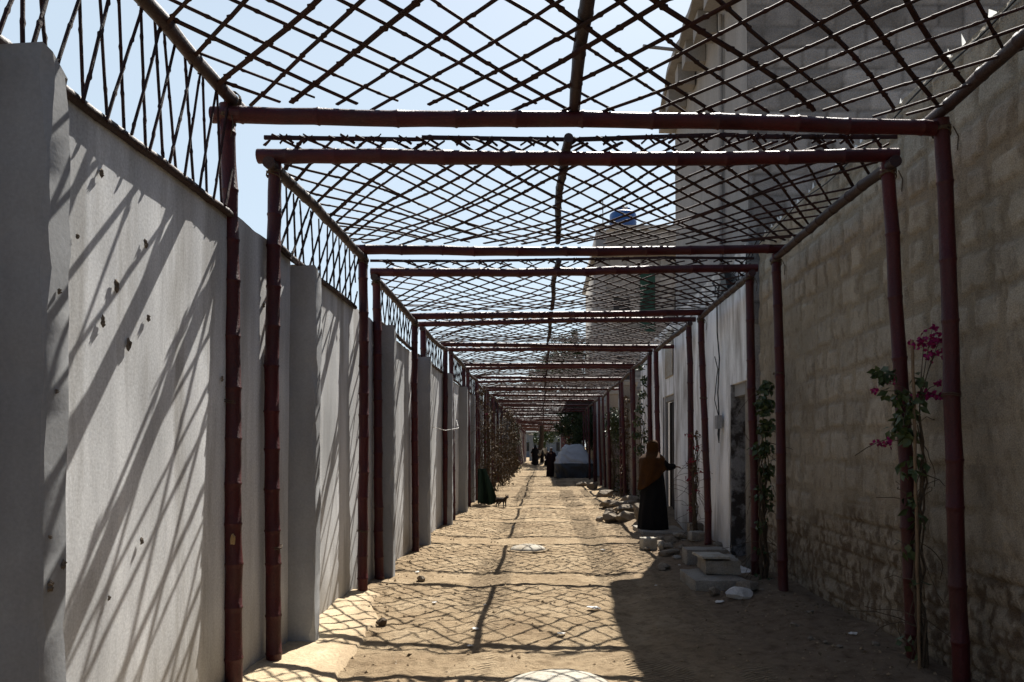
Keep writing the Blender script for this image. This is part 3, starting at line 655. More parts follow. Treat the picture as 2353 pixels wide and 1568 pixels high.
# ------------------------------------------------------------------ house with block gable and whitewashed alley front
FX = 2.70
def house():
    root = thing('house', 'two storey block house with grey rendered flank and whitewashed lower front by the alley', 'house', (FX, 12, 0))
    us, vs, U, V, H, b, tone = block_sheet(FX, 11.0, 3.2, 9.4, .04, .42, .28, .028, 31, .012, .02, .62)
    mb = MB(); mb.v = np.stack([U, 9.62 - H, V], -1).reshape(-1, 3).tolist(); mb.f = grid_faces(len(us), len(vs))
    mb.box(FX + .01, 11.0, 9.66, 9.85, -.3, 9.38)
    mb.build('gable_wall', M['upper_block'], root, smooth=True, mask=np.stack([b, tone, tone * 0], -1).reshape(-1, 3))
    def face(y0, y1, z0, z1, m, name, seed, res=.06, amp=.02, zt=None):
        ys = np.arange(y0, y1 + res / 2, res); zs = np.arange(z0, z1 + res / 2, res); Yg, Zg = np.meshgrid(ys, zs, indexing='ij')
        if zt is not None: Zg = np.minimum(Zg, zt(Yg))
        X = FX - amp * (fbm(Yg * 1.1, Zg * 1.1, seed, 4) - .5) - .006 * (fbm(Yg * 8, Zg * 8, seed + 3, 2) - .5)
        q = MB(); q.v = np.stack([X, Yg, Zg], -1).reshape(-1, 3).tolist(); q.f = grid_faces(len(ys), len(zs))
        return q, name, m
    q, n_, m_ = face(9.63, 14.85, 4.0, 8.3, M['grey_render'], 'flank_render', 41)
    q.box(FX + .03, FX + .2, 9.87, 14.85, 2.3, 8.28); q.build(n_, m_, root, autos=40)
    MB().box(FX + .22, 10.9, 14.6, 14.84, -.2, 8.27).build('rear_wall', M['grey_render'], root)
    # whitewashed front: around the recessed door (9.75..10.5) and the second door (14.95..16.35)
    def wz(Y): return 4.25 + .10 * (fbm(Y * 1.4, Y * 0, 47, 3) - .5) + np.where(Y > 14.85, -.15, 0)
    def white(y0, y1, z0, z1, top=False):
        q, n_, m_ = face(y0, y1, z0, z1, M['whitewash'], 'whitewashed_wall', 43, .05, .03, wz if top else None)
        for i in range(len(q.v)): q.v[i] = (q.v[i][0] - .025, q.v[i][1], q.v[i][2])
        yy, zz = np.array([v[1] for v in q.v]), np.array([v[2] for v in q.v])
        gr = sstep(1.1, .1, zz + 1.1 * (fbm(yy * 2.0, zz * 1.1, 48, 4) - .5)) * (.4 + .6 * fbm(yy * 7, zz * 4, 49, 3)) + sstep(.58, .70, fbm(yy * 6, zz * .8, 58, 4)) * .55 + .5 * sstep(3.4, 4.2, zz + .8 * (fbm(yy * 3, zz, 59, 3) - .5))
        mk = np.stack([1 - np.clip(gr, 0, 1) * .85, .53 + .9 * (fbm(yy * .9, zz * .9, 57, 3) - .5), yy * 0], -1)
        q.box(FX + .0, FX + .17, y0 + .004, y1 - .004, z0, z1 - .12 if top else z1 - .004); return q.build(n_, m_, root, autos=40, mask=mk)
    white(10.5, 14.93, -.3, 4.35, True); white(9.66, 10.49, 2.47, 4.35, True)
    white(14.94, 16.35, 2.68, 4.3, True); white(16.36, 19.95, -.3, 4.3, True)
    # recessed first door: jamb, lintel, leaf, step
    dj = MB().box(FX + .172, FX + .52, 10.44, 10.66, -.3, 2.6); dj.box(FX - .02, FX + .17, 10.46, 10.499, -.3, 2.47); dj.build('door_jamb', M['peeling'], root)
    MB().box(FX + .172, FX + .52, 9.70, 10.43, 2.30, 2.46, .012).build('door_lintel', M['peeling'], root)
    d = MB().box(FX + .36, FX + .40, 9.72, 10.43, .0, 2.29)
    d.box(FX + .335, FX + .358, 10.30, 10.42, .0, 2.28); d.box(FX + .335, FX + .358, 9.72, 10.29, .02, .10); d.box(FX + .335, FX + .358, 9.72, 10.29, 1.1, 1.18)
    dr = d.build('door', M['steel_door'], root)
    MB().tube([(FX + .33, 10.25, 1.02), (FX + .29, 10.25, 1.04), (FX + .29, 10.25, 1.2), (FX + .33, 10.25, 1.22)], .011, 8).build('door_handle', M['metal_grey'], dr)
    MB().box(FX - .06, FX + .34, 9.70, 10.44, -.14, -.02, .01).build('threshold', M['white_stone'], root)
    # second door, half open behind the woman; near-black leaf paints in the dark inside
    f = MB().box(FX + .02, FX + .075, 16.22, 16.345, .05, 2.56); f.box(FX + .02, FX + .10, 14.96, 16.34, 2.565, 2.675); f.build('door_frame', M['grey_render'], root)
    d2 = MB()
    for q in range(7): d2.box(FX + .10 + .012 * (q % 2), FX + .14, 14.96 + q * .178, 15.13 + q * .178, .1, 2.55)
    d2.build('door', M['dark_door'], root)
    MB().box(FX - .10, FX + .9, 14.95, 16.34, -.2, .05).build('threshold', M['concrete'], root)
    # eave slab with beam stubs
    rg = random.Random(3); sl = MB(); ys = np.linspace(9.4, 15.0, 40); vs_ = []
    for y in ys:
        e = 2.28 + .05 * (float(vnoise(y * 4, 0, 5)) - .5) + .10 * float(sstep(13.4, 15, y)); z = 8.30 + .02 * math.sin(y * 3)
        vs_ += [(e, y, z), (e + .015, y, z + .15), (4.2, y, z + .15), (4.2, y, z)]
    sl.v = vs_
    for i in range(len(ys) - 1):
        for a in range(4): sl.f.append((i*4 + a, i*4 + (a+1) % 4, (i+1)*4 + (a+1) % 4, (i+1)*4 + a))
    sl.f += [(0, 1, 2, 3), tuple(len(sl.v) - 4 + a for a in range(4))]
    sl.build('eave_slab', M['grey_render'], root, autos=35)
    for i, y in enumerate((10.45, 11.36, 12.2, 12.95, 13.8, 14.7)):
        MB().box(2.36 + .02 * (i % 2), FX - .012, y - .16, y + .16, 7.93, 8.285, .012, rg).build('beam_stub', M['grey_render'], root)
    MB().box(4.22, 11, 9.4, 15.0, 8.3, 8.45).build('roof_slab', M['grey_render'], root)
    MB().bamboo((2.4, 11.9, 8.02), (1.62, 11.7, 8.0), .028, rg, .6, .0, 8).build('rain_spout', M['metal_grey'], root)
    MB().tube([(FX - .05, 10.85, 8.0), (FX - .045, 10.87, 7.0), (FX - .05, 10.86, 5.9), (FX - .05, 10.87, 4.3)], .035, 8).build('drain_pipe', M['grey_render'], root)
    # paler green patch of paint near the second door
    MB().box(FX - .052, FX - .03, 15.0, 15.9, 3.05, 4.0, .012, rg).build('pale_patch', M['pale_concrete'], root)
    return root
house_o = house()

# meter box with cables, a thing fixed on the wall
eb = thing('meter_box', 'small grey electric box with dangling black cables on the whitewashed wall', 'meter box', (2.64, 10.95, 1.75))
MB().box(2.575, 2.655, 10.88, 11.02, 1.86, 2.06, .006).build('case', M['metal_grey'], eb)
cb = MB()
for q in range(3): cb.tube([(2.62, 10.90 + q * .04, 1.86), (2.615, 10.90 + q * .045, 1.78), (2.61 + .01 * q, 10.90 + q * .05, 1.68 - .03 * (q % 2))], .008, 6)
cb.tube([(2.625, 10.95, 2.06), (2.62, 11.0, 2.4), (2.63, 10.93, 2.9), (2.62, 11.02, 3.3), (2.61, 10.98, 3.75), (2.58, 10.7, 3.95)], .010, 6)
cb.tube([(2.62, 10.97, 2.06), (2.6, 11.12, 2.3), (2.62, 11.08, 2.6), (2.62, 10.99, 2.75), (2.6, 11.1, 2.95)], .007, 6)
cb.build('cable', M['cable'], eb)
rg = random.Random(8)
cj = thing('cable_bundle', 'tangle of black cables and a junction box under the white wall top', 'cables', (2.62, 10.7, 3.9))
MB().box(2.53, 2.64, 10.15, 10.45, 3.78, 4.05, .03).build('junction_box', M['cable'], cj)
q_ = MB()
for k in range(9):
    a = Vector((2.6, 10.3 + rg.uniform(-.1, .1), 3.95 + rg.uniform(-.1, .1))); pts = [a]
    e = Vector((2.58 + rg.uniform(-.15, .05), 10.3 + rg.choice((-1.2, 1.6, 2.6, .7, -.5)), 3.95 + rg.uniform(-.1, .35)))
    for t in np.linspace(.15, 1, 8): pts.append(a.lerp(e, t) + Vector((rg.gauss(0, .02), 0, -.22 * math.sin(math.pi * t) * rg.uniform(.3, 1))))
    q_.tube(pts, .008, 6)
q_.build('cable', M['cable'], cj)

# ------------------------------------------------------------------ walls and gates further along on the right
def far_right():
    rg = random.Random(12)
    w = thing('garden_wall', 'dull beige wall with square gate columns beyond the whitewashed wall', 'wall', (2.9, 28, 0))
    for (y0, y1, x, h, m) in ((20.0, 24.2, 2.86, 3.3, 'beige'), (24.7, 29.6, 2.95, 2.9, 'beige'), (30.2, 35.0, 2.95, 3.0, 'concrete'), (35.6, 39.0, 3.1, 3.2, 'beige')):
        ys = np.linspace(y0, y1, 30); zs = np.linspace(-.2, h, 24); Yg, Zg = np.meshgrid(ys, zs, indexing='ij')
        X = x - .04 * (fbm(Yg * 1.5, Zg * 1.5, 51, 4) - .5); q = MB(); q.v = np.stack([X, Yg, Zg], -1).reshape(-1, 3).tolist(); q.f = grid_faces(30, 24)
        q.box(x + .04, x + .22, y0, y1, -.2, h - .004); q.build('wall_panel', M[m], w, autos=40)
    for (y, x, s, h) in ((24.45, 2.68, .42, 3.6), (29.9, 2.62, .45, 3.7), (35.3, 2.8, .45, 3.5)):
        c = MB().box(x, x + s, y - .21, y + .21, -.2, h, .01, rg); co = c.build('gate_column', M['beige'], w)
        MB().box(x - .05, x + s + .05, y - .26, y + .26, h + .003, h + .12, .01, rg).build('column_cap', M['concrete'], co)
    g = thing('steel_gate', 'dark steel sheet gate between beige columns on the right', 'gate', (2.78, 27, 0))
    gm = MB()
    for q in range(9): gm.box(2.80 + .015 * (q % 2), 2.84, 25.2 + q * .48, 25.66 + q * .48, .08, 2.5)
    gm.build('leaf_panel', M['steel_door'], g)
    fr = MB()
    for z in (.06, 1.3, 2.5): fr.box(2.765, 2.798, 25.2, 29.5, z, z + .06)
    fr.build('gate_frame', M['steel_door'], g)
far_right()
def tank_house():
    b = thing('apartment_building', 'tall block building with parapet and water tank far behind the pergola', 'building', (5.5, 44, 0))
    x0, x1, y0 = 2.95, 10.5, 40.0
    us, vs, U, V, H, bb, tone = block_sheet(x0 + .55, x1, 0, 13.4, .09, .55, .30, .05, 77, .012, .02, .6)
    mb = MB(); mb.v = np.stack([U, y0 - H, V], -1).reshape(-1, 3).tolist(); mb.f = grid_faces(len(us), len(vs)); mb.box(x0 + .02, x1, y0 + .04, 50, 0, 13.38)
    mb.build('front_wall', M['upper_block'], b, smooth=True, mask=np.stack([bb, tone, tone * 0], -1).reshape(-1, 3))
    MB().box(x0 - .02, x0 + .54, y0 - .06, y0 + .038, 0, 11.9).build('corner_column', M['grey_render'], b)
    MB().box(x0 - .22, x1 + .2, y0 - .32, 50.2, 11.92, 12.08).build('floor_slab', M['grey_render'], b)
    MB().box(x0 - .12, x1 + .1, y0 - .20, y0 - .02, 13.42, 13.58).build('parapet_coping', M['grey_render'], b)
    pp = MB()
    for q in range(7):
        xx = x0 + .75 + q * .92
        pp.box(xx, xx + .74, y0 - .055, y0 - .018, 11.2, 11.75)
    pp.build('recessed_panels', M['grey_render'], b)
    MB().box(5.35, 6.15, y0 - .10, y0 - .03, 7.8, 11.0, .02).build('shade_net', M['green_net'], b)
    for (xx, z) in ((3.9, 8.4), (3.9, 5.2), (7.2, 8.4)):
        w = MB().box(xx, xx + .9, y0 - .035, y0 - .018, z, z + 1.3).build('window', M['window_dark'], b)
        fm = MB().box(xx - .08, xx + .98, y0 - .06, y0 - .037, z - .08, z - .002); fm.box(xx - .08, xx + .98, y0 - .06, y0 - .037, z + 1.302, z + 1.38); fm.build('window_frame', M['grey_render'], w)
    t = thing('water_tank', 'round blue plastic water tank on the far block building roof', 'water tank', (4.5, 40.8, 13.6))
    prof = [(0, .0), (.74, 0), (.76, .05), (.74, .35), (.76, .38), (.74, .42), (.74, .78), (.72, .86), (.62, .95), (.44, 1.0), (.42, 1.02), (.42, 1.16), (.36, 1.20), (0, 1.22)]
    n = 32; tm = MB(); tm.v = [(4.5 + r * math.cos(2 * math.pi * k / n), 40.8 + r * math.sin(2 * math.pi * k / n), 13.60 + z) for (r, z) in prof for k in range(n)]
    for i in range(len(prof) - 1):
        for k in range(n): tm.f.append((i*n + k, i*n + (k+1) % n, (i+1)*n + (k+1) % n, (i+1)*n + k))
    tm.build('tank_body', M['blue_tank'], t, autos=40)
    MB().box(4.42, 4.72, 40.34, 40.375, 14.62, 14.76).build('lid_label', M['paper'], t)
    MB().tube([(5.24, 40.6, 13.7), (5.42, 40.5, 13.8), (5.42, 40.5, 13.6)], .035, 8).build('outlet_pipe', M['metal_grey'], t)
    r = MB().tube([(3.35, 40.3, 13.5), (3.34, 40.3, 15.15)], .03, 8).build('rebar_post', M['metal_grey']); tag(r, 'thin upright rod on the roof left of the blue tank', 'rod')
    a = thing('antenna_pole', 'thin pole with a small grey box left of the far building', 'pole', (2.9, 39.2, 0))
    MB().tube([(2.86, 39.2, 0), (2.86, 39.2, 9.6)], .035, 8).build('pole', M['metal_grey'], a)
    MB().tube([(3.02, 39.2, 8.2), (3.02, 39.2, 9.2)], .02, 8).tube([(2.86, 39.2, 8.4), (3.02, 39.2, 8.4)], .02, 8).build('bracket', M['metal_grey'], a)
    MB().box(2.62, 2.84, 39.1, 39.25, 8.35, 8.75).build('box', M['metal_grey'], a)
tank_house()
# the far end: a grey house, gate posts and rubble
def alley_end():
    h = thing('distant_house', 'hazy blue grey house closing the far end of the alley', 'house', (0, 112, 0))
    MB().box(-6, 6.5, 112, 118, -.5, 3.6).build('wall', M['bluegrey'], h)
    MB().box(-6.3, 6.8, 111.6, 118.3, 3.603, 3.85).build('roof', M['grey_render'], h)
    for x in (-2.4, 2.2): MB().box(x, x + 1.0, 111.94, 111.997, .9, 2.2).build('window', M['window_dark'], h)
    for k, (x, y, hh) in enumerate(((-1.55, 92, 3.0), (2.2, 90, 2.8), (2.75, 86, 2.4))):
        p = thing('gate_post', ['pale gate post on the left at the alley end', 'pale gate post on the right at the alley end', 'shorter pale gate post on the right, nearer'][k], 'post', (x, y, 0))
        MB().box(x, x + .45, y - .2, y + .2, -.5, hh, .01).build('shaft', M['bluegrey'], p)
        MB().box(x - .06, x + .51, y - .26, y + .26, hh + .003, hh + .12).build('cap', M['pale_concrete'], p)
    t = tag(MB().bamboo((-1.45, 62, -.2), (-2.0, 66, 3.0), .07, R, .4, .02, 8).build('leaning_pole', M['stem']), 'dark pole leaning against the left side near the rubble', 'pole')
alley_end()

# ------------------------------------------------------------------ vegetation
def rvec(rg): 
    while 1:
        v = Vector((rg.uniform(-1, 1), rg.uniform(-1, 1), rg.uniform(-1, 1)))
        if .05 < v.length < 1: return v.normalized()
def tree(name, label, base, blobs, nleaf, size, leafm, seed, group=None):
    rg = random.Random(seed); root = thing(name, label, 'tree', base, group); B = Vector(base)
    cx = sum((Vector(b[0]) * b[1] for b in blobs), Vector()) / sum(b[1] for b in blobs)
    mb = MB(); fork = B.lerp(cx, .55); fork.x = B.x * .6 + fork.x * .4
    mb.tube([B - Vector((0, 0, .2)), B.lerp(fork, .5) + Vector((.1, .05, 0)), fork], [.28, .22, .17], 10)
    for (c, r) in blobs:
        c = Vector(c); m_ = fork.lerp(c, .55) + rvec(rg) * .25
        mb.tube([fork, m_, c], [.13, .08, .03], 7)
        for _ in range(4):
            e = c + rvec(rg) * r * .8; mb.tube([m_, m_.lerp(e, .5) + rvec(rg) * .15, e], [.05, .03, .012], 5)
    mb.build('trunk', M['bark'], root, autos=60)
    lm = MB(); tot = sum(b[1] ** 2 for b in blobs)
    for (c, r) in blobs:
        c = Vector(c); n = int(nleaf * r * r / tot); clumps = [c + rvec(rg) * r * rg.uniform(.35, 1.0) for _ in range(max(10, int(r * 14)))]
        for _ in range(n):
            q = rg.choice(clumps); p = q + rvec(rg) * abs(rg.gauss(0, .22)) * r * .8
            d = rvec(rg); d.z -= .35; lm.leaf(p, d, rvec(rg), size * rg.uniform(.7, 1.4), size * rg.uniform(.4, .7))
    lm.build('crown', M[leafm], root); return root
tree('shade_tree', 'large dark leafy tree hanging over the covered car', (3.2, 46, -.2),
     [((2.1, 40.8, 2.75), 1.0), ((1.7, 41.7, 2.6), 1.05), ((2.6, 41.9, 2.3), 1.1), ((1.9, 42.6, 3.0), 1.25), ((2.5, 44.0, 2.4), 1.2), ((1.6, 44.5, 4.2), 1.3), ((2.7, 44, 4.6), 1.5), ((1.2, 46, 5.6), 1.5), ((2.4, 46.5, 6.6), 1.6), ((.9, 47, 6.9), 1.0), ((2.1, 47, 7.9), 1.1), ((3.4, 43, 3.1), 1.1)], 36000, .13, 'dark_leaf', 1)
tree('thin_tree', 'thin pale green tree crown rising behind the shade tree', (-.3, 64, -.2), [((.6, 64, 8.2), 1.5), ((1.8, 64, 9.6), 1.5), ((2.7, 63, 8.4), 1.4), ((-.6, 64, 7.2), 1.0)], 6000, .17, 'far_leaf', 2)
tree('roadside_tree', 'small yellow green tree on the left of the alley behind the wall', (-4.2, 72, -.2), [((-3.2, 72, 5.6), 1.4), ((-1.9, 72, 6.0), 1.2), ((-4.6, 71, 5.2), 1.3), ((-.9, 73, 5.4), .9)], 5000, .18, 'far_leaf', 3)
tree('distant_tree', 'round dark blue green tree before the house at the alley end', (.3, 100, -.3), [((-.2, 100, 2.6), 1.5), ((.9, 100, 2.8), 1.5), ((.4, 100, 3.8), 1.2)], 6000, .2, 'dark_leaf', 4)

def vine(name, label, cat, base, height, spread, nstem, leaves, flowers=(), lsize=.06, leafm='leaf', seed=0, zlo=0., stake=None, fm='magenta', lean=(0, 0), dry=0, strag=0):
    """twining stems from the ground with leaves and bract clusters; leaves: [(x,y,z,radius,count)]"""
    rg = random.Random(seed); B = Vector(base); root = thing(name, label, cat, base)
    st = MB(); tips = []
    for k in range(nstem):
        p = B + Vector((rg.gauss(0, spread * .35), rg.gauss(0, spread * .35), -.05)); pts = [p.copy()]; ph = rg.uniform(0, 6); h = height * rg.uniform(.6, 1.0)
        m_ = 14
        for q in range(1, m_):
            f = q / (m_ - 1)
            pts.append(B + Vector((lean[0] * f + math.sin(ph + f * 7) * spread * (.35 + .25 * f), lean[1] * f + math.cos(ph + f * 6) * spread * .4, h * f)) + Vector((rg.gauss(0, .012), rg.gauss(0, .012), 0)))
        st.tube(pts, [.011 * (1 - .6 * q / m_) * rg.uniform(.8, 1.3) for q in range(m_)], 6); tips.append(pts)
    for k in range(strag):
        pts_ = rg.choice(tips); p = rg.choice(pts_[2:]).copy(); v = rvec(rg) * .07; pts = [p.copy()]
        for _ in range(6): p = p + v; v = v * .95 + Vector((rg.gauss(0, .015), rg.gauss(0, .015), rg.gauss(-.008, .015))); pts.append(p.copy())
        st.tube(pts, .003, 4)
    lm = MB(); fl = MB()
    for (x, y, z, r, n) in leaves:
        c = Vector((x, y, z))
        for _ in range(int(n * 1.5)):
            p = c + rvec(rg) * r * rg.random() ** .5; d = rvec(rg); d.z = -abs(d.z) - .2
            nn = rvec(rg); nn.y -= .8
            lm.leaf(p, d, nn, lsize * rg.uniform(.6, 1.35), lsize * rg.uniform(.5, .85))
    for (x, y, z, r, n) in flowers:
        c = Vector((x, y, z)); near = min((q for pts in tips for q in pts), key=lambda q: (q - c).length)
        st.tube([near, near.lerp(c, .5) + Vector((0, 0, .03)), c], [.004, .003, .002], 5)
        for _ in range(n):
            p = c + Vector((rg.gauss(0, r), rg.gauss(0, r * .6), rg.gauss(0, r * .5)))
            for q in range(3): fl.leaf(p, rvec(rg), rvec(rg), .03 * rg.uniform(.8, 1.3), .026)
    st.build('stem', M['stem'], root, autos=60)
    if lm.v: lm.build('foliage', M[leafm], root)
    if fl.v: fl.build('blossom', M[fm], root)
    if stake: MB().bamboo(stake[0], stake[1], .011, rg, .25, .01, 8).build('stake', M['stake'], root, autos=50)
    return root
def at(px, py, Y): return ((px - 1245) * Y / F, Y, CAM_H + (1026 - py) * Y / F)
def L_(px, py, Y, r, n): x, y, z = at(px, py, Y); return (x, y, z, r, n)
Yb = 5.12
vine('bougainvillea', 'young bougainvillea with magenta blossoms tied to a cane by the near right post', 'plant', (2.62, Yb, .0), 2.1, .07, 7,
     [L_(2040, 860, Yb, .085, 26), L_(2060, 905, Yb, .07, 14), L_(2085, 940, Yb, .09, 22), L_(2070, 985, Yb, .08, 22), L_(2095, 1000, Yb, .06, 12), L_(2110, 870, Yb, .05, 8), L_(2100, 910, Yb, .06, 12),
      L_(2105, 1055, Yb, .06, 7), L_(2080, 1080, Yb, .07, 8), L_(2125, 1065, Yb, .03, 2), L_(2090, 1150, Yb, .08, 6), L_(2110, 1190, Yb, .05, 4), L_(2075, 1260, Yb, .08, 5), L_(2100, 1330, Yb, .08, 5), L_(2090, 1480, Yb, .1, 6)],
     [L_(2125, 790, Yb, .045, 26), L_(2160, 785, Yb, .04, 26), L_(2145, 755, Yb, .02, 8), L_(2150, 815, Yb, .05, 22), L_(2105, 915, Yb, .025, 10), L_(2135, 908, Yb, .03, 18), L_(2165, 910, Yb, .03, 16), L_(2160, 882, Yb, .015, 5), L_(2020, 898, Yb, .03, 6), L_(2040, 880, Yb, .02, 4), L_(2025, 1020, Yb, .03, 10)],
     .075, 'leaf', 3, stake=((2.58, Yb - .04, -.05), at(2098, 782, Yb - .03)), lean=(-.02, 0), strag=26)
Yv = 8.55
vine('climbing_vine', 'leafy climbing vine covering the post beside the recessed door', 'plant', (2.55, Yv, .0), 2.45, .09, 10,
     [L_(1758, 890, Yv, .10, 50), L_(1755, 930, Yv, .12, 80), L_(1760, 980, Yv, .11, 70), L_(1752, 1030, Yv, .11, 60), L_(1762, 1080, Yv, .10, 40), L_(1758, 1130, Yv, .11, 34), L_(1765, 1165, Yv, .05, 8), L_(1748, 1200, Yv, .09, 16), L_(1752, 1260, Yv, .09, 12), L_(1750, 1340, Yv, .14, 26)], [], .075, 'leaf', 4, strag=40)
Yc = 11.85
vine('bougainvillea', 'faded red bougainvillea climbing between the two posts of the white wall', 'plant', (2.45, Yc, .12), 1.75, .08, 9,
     [L_(1598, 1000, Yc, .09, 20), L_(1595, 1080, Yc, .09, 18), L_(1592, 1160, Yc, .08, 14)],
     [L_(1588, 1000, Yc, .05, 16), L_(1600, 1030, Yc, .06, 18), L_(1590, 1060, Yc, .05, 16), L_(1606, 1085, Yc, .03, 8), L_(1586, 1100, Yc, .04, 10), L_(1598, 1130, Yc, .05, 12), L_(1585, 1170, Yc, .03, 5)], .05, 'dry_leaf', 5, fm='red_bract', strag=40)
Yd = 18.0
vine('climbing_vine', 'sparse dark vine clinging to the posts at the end of the white wall', 'plant', (2.45, Yd, .0), 3.3, .10, 8,
     [L_(1472 + 8 * math.sin(k), 840 + 32 * k, Yd, .15, 34) for k in range(10)] + [L_(1488, 990, Yd, .12, 20), L_(1484, 1010, Yd, .1, 24)], [], .08, 'dark_leaf', 6, strag=30)
Ye = 26.0
vine('climbing_vine', 'dusty vine bush hanging over the beige gate column', 'plant', (2.5, Ye, .0), 2.9, .16, 10,
     [L_(1420, 985, Ye, .5, 420), L_(1412, 960, Ye, .4, 240), L_(1428, 1010, Ye, .35, 160), L_(1422, 1060, Ye, .25, 60), L_(1425, 1100, Ye, .25, 50), L_(1420, 1130, Ye, .35, 80)], [], .09, 'leaf', 7, strag=60)
Yf = 22.0
vine('climbing_vine', 'thin vine trailing up the post right of the dusty bush', 'plant', (2.5, Yf, .0), 3.0, .12, 8,
     [L_(1437, 920 + 26 * k, Yf, .16, 26) for k in range(9)] + [L_(1432, 1145, Yf, .35, 90)], [], .08, 'dry_leaf', 8, strag=50)
Yg_ = 20.4
vine('dry_creeper', 'tangled dry brown creeper against the left wall above the green net', 'plant', (-1.62, Yg_, .0), 3.0, .28, 22,
     [L_(1110 + R.uniform(-12, 26), 900 + 24 * k, Yg_, .22, 30) for k in range(10)], [L_(1108, 1010, Yg_, .05, 4), L_(1118, 950, Yg_, .05, 3)], .07, 'dry_leaf', 9, strag=170, lean=(.1, .1))
vine('dry_creeper', 'second dry creeper on the left posts further along', 'plant', (-1.6, 26, .0), 2.6, .25, 14, [(-1.6 + R.uniform(-.1, .2), 26, .4 + .26 * k, .22, 20) for k in range(8)], [(-1.5, 26, 1.7, .05, 5)], .07, 'dry_leaf', 10, strag=80)
for k_, (yy_, lab_) in enumerate(((30, 'third dry creeper on the left posts, paler and thinner'), (34.5, 'fourth dry creeper on the left posts, level with the nearer side of the car'), (40, 'fifth dry creeper on the left posts, level with the parked car'), (46, 'dark creeper mass on the left side beyond the car'))):
    vine('dry_creeper', lab_, 'plant', (-1.6, yy_, .0), 2.9, .3, 16, [(-1.62 + R.uniform(-.15, .3), yy_ + R.uniform(-.6, .6), .3 + .3 * k, .3, 34) for k in range(10)], [], .09, 'dry_leaf' if k_ < 3 else 'dark_leaf', 70 + k_, strag=90)
# dead creeper draped on the far pergola roofs
for k, (y, x0, x1, lab) in enumerate(((26, -.4, 2.4, 'dry creeper lying over the seventh pergola roof'), (33.5, -1.5, 2.4, 'brown creeper mat lying over the ninth pergola roof'), (40.5, -1.6, 1.4, 'creeper mat lying over the pergola roof above the car'))):
    rg = random.Random(60 + k); root = thing('roof_creeper', lab, 'plant', ((x0 + x1) / 2, y, 3.8)); lm = MB(); sm = MB()
    for _ in range(700): lm.leaf(Vector((rg.uniform(x0, x1), y + rg.uniform(-1.4, 1.4), 3.80 + abs(rg.gauss(0, .08)))), rvec(rg), rvec(rg), .1 * rg.uniform(.6, 1.4), .06)
    for _ in range(24):
        p = Vector((rg.uniform(x0, x1), y + rg.uniform(-1.4, 1.4), 3.84)); pts = [p.copy()]; v = Vector((rg.gauss(0, 1), rg.gauss(0, 1), 0)).normalized() * .2
        for _ in range(7): p = p + v; v = v + Vector((rg.gauss(0, .06), rg.gauss(0, .06), rg.gauss(0, .01))); pts.append(p.copy())
        sm.tube(pts, .008, 5)
    lm.build('foliage', M['dry_leaf'], root); sm.build('stem', M['stem'], root)

# green net slung on the left posts under the creeper
def net():
    mb = MB(); nu, nv = 30, 26
    vs = []
    for i in range(nu):
        for k in range(nv):
            u, v = i / (nu - 1), k / (nv - 1); wdt = .22 + .36 * v
            x = -1.72 + wdt * u + .0; z = 1.0 - .94 * v + .03 * math.sin(u * 9) * v; y = 19.9 + .10 * math.sin(u * 14 + v * 2) * (.3 + .7 * v) - .1 * u
            vs.append((x, y, z))
    mb.v = vs; mb.f = grid_faces(nu, nv)
    o = mb.build('green_net', M['green_cloth'], smooth=True); s = o.modifiers.new('thick', 'SOLIDIFY'); s.thickness = .012
    tag(o, 'dark green net cloth hanging at the foot of the left wall', 'net')
net()
# pale string from a post to the wall, and a cable on the left
o = MB().tube([(-1.9, 12.1, 1.95), (-1.7, 13.0, 1.88), (-1.6, 14.2, 1.95), (-1.8, 15.6, 2.15)], .006, 6).build('string', M['white_cord']); tag(o, 'slack pale string tied between the left posts', 'string')

# ------------------------------------------------------------------ stones, slabs and litter
def slab(name, label, x0, x1, y0, y1, z0, z1, m, rz=0, j=.012, seed=0, group=None, cat='concrete block'):
    rg = random.Random(seed); bm = bmesh.new(); bmesh.ops.create_cube(bm, size=1)
    bmesh.ops.subdivide_edges(bm, edges=bm.edges, cuts=5, use_grid_fill=True)
    sx, sy, sz = x1 - x0, y1 - y0, z1 - z0
    for v in bm.verts:
        e = sum(1 for c in v.co if abs(abs(c) - .5) < 1e-4)
        p = Vector((v.co.x * sx, v.co.y * sy, v.co.z * sz)); n = v.co.normalized()
        k = float(fbm(p.x * 9 + seed, p.y * 9 + p.z * 7, seed, 3)) - .5
        p += n * k * j * 2
        if e >= 2: p -= n * abs(rg.gauss(0, j * .7)) + n * j * .4
        v.co = p
    me = bpy.data.meshes.new(name); bm.to_mesh(me); bm.free(); me.materials.append(m)
    me.polygons.foreach_set('use_smooth', [True] * len(me.polygons)); me.set_sharp_from_angle(angle=rad(35))
    o = bpy.data.objects.new(name, me); C.objects.link(o); o.location = ((x0 + x1) / 2, (y0 + y1) / 2, (z0 + z1) / 2); o.rotation_euler = (rg.uniform(-.03, .03), rg.uniform(-.03, .03), rz)
    return tag(o, label, cat, group)
slab('step_block', 'lower broad concrete block of the rough step by the recessed door', 1.66, 2.24, 8.12, 8.9, -.05, .14, M['concrete'], .03, .012, 1)
slab('step_block', 'upper concrete block resting on the lower step block', 1.86, 2.27, 8.42, 8.92, .145, .31, M['concrete'], -.02, .010, 2)
slab('paving_slab', 'pale square paving slab lying on top of the step block', 1.80, 2.13, 8.40, 8.86, .315, .35, M['pale_concrete'], .05, .006, 3)
slab('kerb_block', 'long rough block half buried behind the step blocks', 1.93, 2.50, 9.95, 10.25, -.02, .22, M['concrete'], .02, .016, 4)
slab('marble_sheet', 'broken white marble sheet on the ground before the recessed door', 2.3, 2.62, 8.95, 9.65, .035, .065, M['white_stone'], .1, .006, 5, cat='stone slab')
